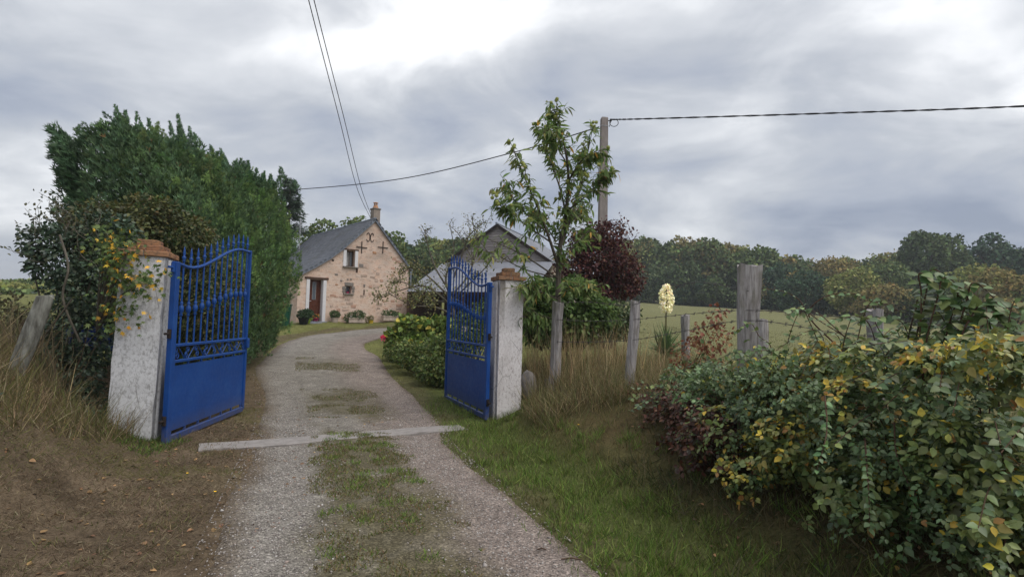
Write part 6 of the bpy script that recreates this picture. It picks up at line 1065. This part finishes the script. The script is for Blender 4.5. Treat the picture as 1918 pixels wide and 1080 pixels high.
# ------------------------------------------------------------------ pots and planters along the house wall
def HP(s, v, z=0): return HO + HU * s + HV * v + np.array([0, 0, z])
def potted(name, s, v, prof, mat, bl, n, lsz, cols, label, z=None, box=None, fl=None, potname='pot'):
    c = HP(s, v); zg = HF(c[0], c[1]) if z is None else z; t = empty(name, (c[0], c[1], zg), label, 'planter', None, ha); b = MB()
    if box:
        L_, D_, H_ = box
        for cc, sz_ in (((0, -D_ / 2, H_ / 2), (L_, 0.05, H_)), ((0, D_ / 2, H_ / 2), (L_, 0.05, H_)), ((-L_ / 2 + 0.025, 0, H_ / 2), (0.05, D_ - 0.052, H_ - 0.004)), ((L_ / 2 - 0.025, 0, H_ / 2), (0.05, D_ - 0.052, H_ - 0.004))): b.box(cc, sz_, None, 0.008)
        b.box((0, -D_ / 2 - 0.01, H_ - 0.03), (L_ + 0.02, 0.07, 0.05), None, 0.01); b.build(potname, M[mat], t); MB().box((0, 0, H_ - 0.06), (L_ - 0.08, D_ - 0.08, 0.06)).build('soil', M['soil'], t)
    else: b.lathe(prof, n=14).build(potname, M[mat], t, False); MB().lathe([(prof[-1][0] * 0.92, 0), (prof[-1][0] * 0.9, 0.02)], (0, 0, prof[-1][1] - 0.04), 12).build('soil', M['soil'], t)
    bb_ = [(c[0] + HU[0] * a, c[1] + HU[1] * a, zg + h_, r, r, r2) for a, h_, r, r2 in bl]; p, nn = blobs_pts(bb_, n, 0.4, 1.05); m = len(p); foliage('foliage', LF_MID, p, nn + rdir(m) * 0.7, nn + UP * 0.6, lsz * rng.uniform(0.6, 1.3, m), pick(cols, m), M['leaf'], t)
    if fl:
        k_, cc, fs_ = fl; pf, nf = blobs_pts(bb_, k_, 0.98, 1.08); foliage('flowers', LF_LOB, pf, rdir(len(pf)), nf + UP * 0.4, np.full(len(pf), fs_), pick(cc, len(pf), 0.1), M['leaf'], t)
    return t
PG = [(0.05, 0.09, 0.03), (0.035, 0.065, 0.024), (0.07, 0.11, 0.035)]
potted('potted_shrub', -1.98, -0.35, [(0.10, 0), (0.14, 0.05), (0.165, 0.22), (0.175, 0.26), (0.16, 0.27)], 'beige_pot', [(0, 0.42, 0.24, 0.17)], 700, 0.06, PG, 'round clipped shrub in a pale pot right of the doorstep')
potted('planter_box', -0.95, -0.35, None, 'beige_pot', [(-0.2, 0.34, 0.22, 0.18), (0.12, 0.38, 0.26, 0.22), (0.3, 0.33, 0.18, 0.15), (-0.42, 0.22, 0.14, 0.2)], 1300, 0.06, PG, 'long stone planter with white flowers beneath the small window', None, (0.80, 0.26, 0.24), (16, [(0.85, 0.82, 0.72)], 0.06))
potted('flower_pot', -0.15, -0.3, [(0.09, 0), (0.13, 0.16), (0.145, 0.17), (0.13, 0.18)], 'yellow_plastic', [(0, 0.27, 0.15, 0.13), (-0.16, 0.22, 0.12, 0.14)], 420, 0.05, [(0.08, 0.10, 0.035), (0.11, 0.10, 0.04)], 'small yellow flower pot between the two stone planters')
potted('planter_box', 0.85, -0.35, None, 'beige_pot', [(-0.25, 0.36, 0.2, 0.16), (0.1, 0.36, 0.22, 0.17), (0.3, 0.33, 0.18, 0.12)], 900, 0.06, PG, 'stone planter with dark green plants at the right end of the gable', None, (0.85, 0.26, 0.25), (8, [(0.8, 0.7, 0.6)], 0.05))
potted('flower_bowl', -2.86, -0.25, [(0.10, 0), (0.15, 0.09), (0.18, 0.14), (0.17, 0.15)], 'magenta_plastic', [(0, 0.19, 0.17, 0.10), (0.08, 0.22, 0.12, 0.09)], 320, 0.05, PG, 'magenta bowl of orange flowers on the doorstep', 1.172, None, (60, [(0.75, 0.25, 0.02), (0.70, 0.10, 0.03), (0.8, 0.45, 0.04)], 0.055))
potted('lime_pot', -3.32, -0.55, [(0.12, 0), (0.16, 0.16), (0.17, 0.2), (0.16, 0.21)], 'lime_plastic', [(-0.08, 0.28, 0.2, 0.16), (0.05, 0.24, 0.16, 0.12)], 420, 0.06, [(0.12, 0.17, 0.035), (0.16, 0.2, 0.04)], 'lime green pot with yellowish plant left of the doorstep')
potted('dark_pot', -3.62, -0.95, [(0.16, 0), (0.22, 0.24), (0.23, 0.28), (0.21, 0.29)], 'black_plastic', [(0, 0.42, 0.3, 0.2), (0.15, 0.5, 0.22, 0.16)], 900, 0.07, [(0.025, 0.045, 0.02), (0.035, 0.06, 0.025)], 'black pot with dark bushy plant by the end of the hedge')
potted('dark_shrub_pot', -3.1, -0.2, [(0.12, 0), (0.16, 0.18), (0.165, 0.2), (0.15, 0.21)], 'black_plastic', [(-0.1, 0.36, 0.28, 0.2)], 700, 0.06, [(0.03, 0.05, 0.022), (0.04, 0.07, 0.026)], 'dark leafy plant against the wall left of the door')
q = PY(533, 594, 23.0); wb_ = empty('wheelie_bin', g0(q[0], 23.0), 'dark green wheelie bin at the end of the thuja hedge', 'bin', None, 0.3); MB().add([(sx * w_, sy * w_ * 1.1, z_) for z_, w_ in ((0.06, 0.18), (0.9, 0.25)) for sx, sy in ((-1, -1), (1, -1), (1, 1), (-1, 1))], [(0, 3, 2, 1), (4, 5, 6, 7), (0, 1, 5, 4), (1, 2, 6, 5), (2, 3, 7, 6), (3, 0, 4, 7)]).build('body', M['bin_green'], wb_)
MB().box((0, 0, 0.93), (0.54, 0.6, 0.06), None, 0.015).build('lid', M['bin_green'], wb_)
for sx in (-1, 1): MB().tube([(sx * 0.19, 0.18, 0.08), (sx * 0.24, 0.18, 0.08)], 0.08, 10).build('wheel', M['black_plastic'], wb_)

n = 9000; x = rng.uniform(1.0, 3.6, n); y = rng.uniform(2.0, 5.6, n); k = (x > edge_x(y) - 0.55) & (fbm(x * 2, y * 2, 141) > 0.36); x, y = x[k], y[k]; n = len(x)
grass('bank_undergrowth', x, y, rng.uniform(0.05, 0.22, n), rng.uniform(0.004, 0.009, n), pick([(0.075, 0.085, 0.032), (0.10, 0.085, 0.042), (0.055, 0.07, 0.026), (0.12, 0.10, 0.055)], n), 0.8, 'dull long grass and weeds under the bramble bush')
n = 3200; x = rng.uniform(-6, -1.7, n); y = rng.uniform(1.9, 8, n); d = -drive(x, y) - hwid(y); k = (d > 0.0) & (fbm(x * 1.6, y * 1.6, 151) > 0.44); x, y = x[k], y[k]; n = len(x); cs = rng.gamma(2.2, 0.0024, n) + 0.003
V, F, C = scatter(OCT, np.stack([x, y, H(x, y) + cs * 0.2], 1), rdir(n) * [1, 1, 0.2], UP + rng.normal(0, 0.4, (n, 3)), np.stack([cs, cs * rng.uniform(0.7, 1.4, n), cs * 0.75], 1), pick([(0.10, 0.076, 0.052), (0.13, 0.10, 0.07), (0.085, 0.065, 0.046), (0.17, 0.14, 0.10)], n))
tag(obj('earth_clods', np_mesh('earth_clods', V, F, M['ground_earth'], C)), 'small crumbled earth clods on the left bank', 'earth', None, 'stuff')
# ------------------------------------------------------------------ litter on the ground
def litter(n, xr, yr, sizes, cols, label, name='leaf_litter'):
    x = rng.uniform(*xr, n); y = rng.uniform(*yr, n); p = np.stack([x, y, H(x, y) + 0.012], 1); a = rdir(n); a[:, 2] *= 0.15; V, F, C = scatter(LF_OV, p, a, UP + rng.normal(0, 0.35, (n, 3)), rng.uniform(*sizes, n), pick(cols, n)); tag(obj(name, np_mesh(name, V, F, M['leaf'], C)), label, 'leaves', None, 'stuff')
litter(700, (-5.5, -1.6), (2.2, 8), (0.02, 0.05), [(0.20, 0.12, 0.06), (0.14, 0.08, 0.045), (0.28, 0.17, 0.08)], 'brown fallen leaves on the left bank')
litter(420, (1.3, 3.2), (2.2, 6.5), (0.02, 0.045), [(0.20, 0.12, 0.06), (0.14, 0.08, 0.045), (0.28, 0.17, 0.08), (0.10, 0.09, 0.04)], 'brown fallen leaves under the bramble bush')
for (px, py, nm, lb) in ((403, 919, 'dandelion', 'small yellow flower in dead grass nearest the left wheel track'), (351, 884, 'dandelion', 'small yellow flower in the grass near the left pillar foot'), (1083, 835, 'dandelion', 'small yellow flower on the right green verge')):
    q = PZ(px, py, 0.05); zq = HF(q[0], q[1]); t = empty(nm, (q[0], q[1], zq), lb, 'flower', 'small yellow wild flowers'); MB().tube([(0, 0, 0), (0, 0, 0.05)], 0.0015, 4).build('stalk', M['greenstem'], t); a = np.linspace(0, 6.28, 13)[:-1]; foliage('petals', LF_DIA, np.tile([q[0], q[1], zq + 0.05], (12, 1)), np.stack([np.cos(a), np.sin(a), 0.3 + 0 * a], 1), np.tile(UP, (12, 1)), np.full(12, 0.013), np.tile([0.8, 0.55, 0.02], (12, 1)), M['leaf'], t, stuff=False)
for k, (px, py, L_, lb) in enumerate(((1070, 1042, 0.13, 'short brown twig lying on the right wheel track'), (1015, 1022, 0.06, 'reddish bark chip on the right wheel track'))):
    q = PZ(px, py, 0.02); MBq = MB().tube([(-L_ / 2, 0, 0.004), (0, 0.006, 0.010), (L_ / 2, 0.0, 0.004)], [0.004, 0.005, 0.003], 5); o = MBq.build('fallen_twig', M['stem']); o.location = (q[0], q[1], HF(q[0], q[1]) + 0.014); tag(o, lb, 'twig')

# ------------------------------------------------------------------ thin damp air
hz = NT('damp_air'); hz.t.nodes.remove(hz.b); pv = hz.n('ShaderNodeVolumePrincipled'); pv.inputs['Color'].default_value = (0.86, 0.90, 0.96, 1); pv.inputs['Density'].default_value = 0.0008; pv.inputs['Anisotropy'].default_value = 0.1
hz.l(pv.outputs[0], hz.t.nodes['Material Output'].inputs['Volume'])
tag(MB().box((0, 520, 21), (1795, 1155, 54)).build('haze', hz.m), 'thin damp haze filling the air over the fields', 'haze', None, 'stuff')
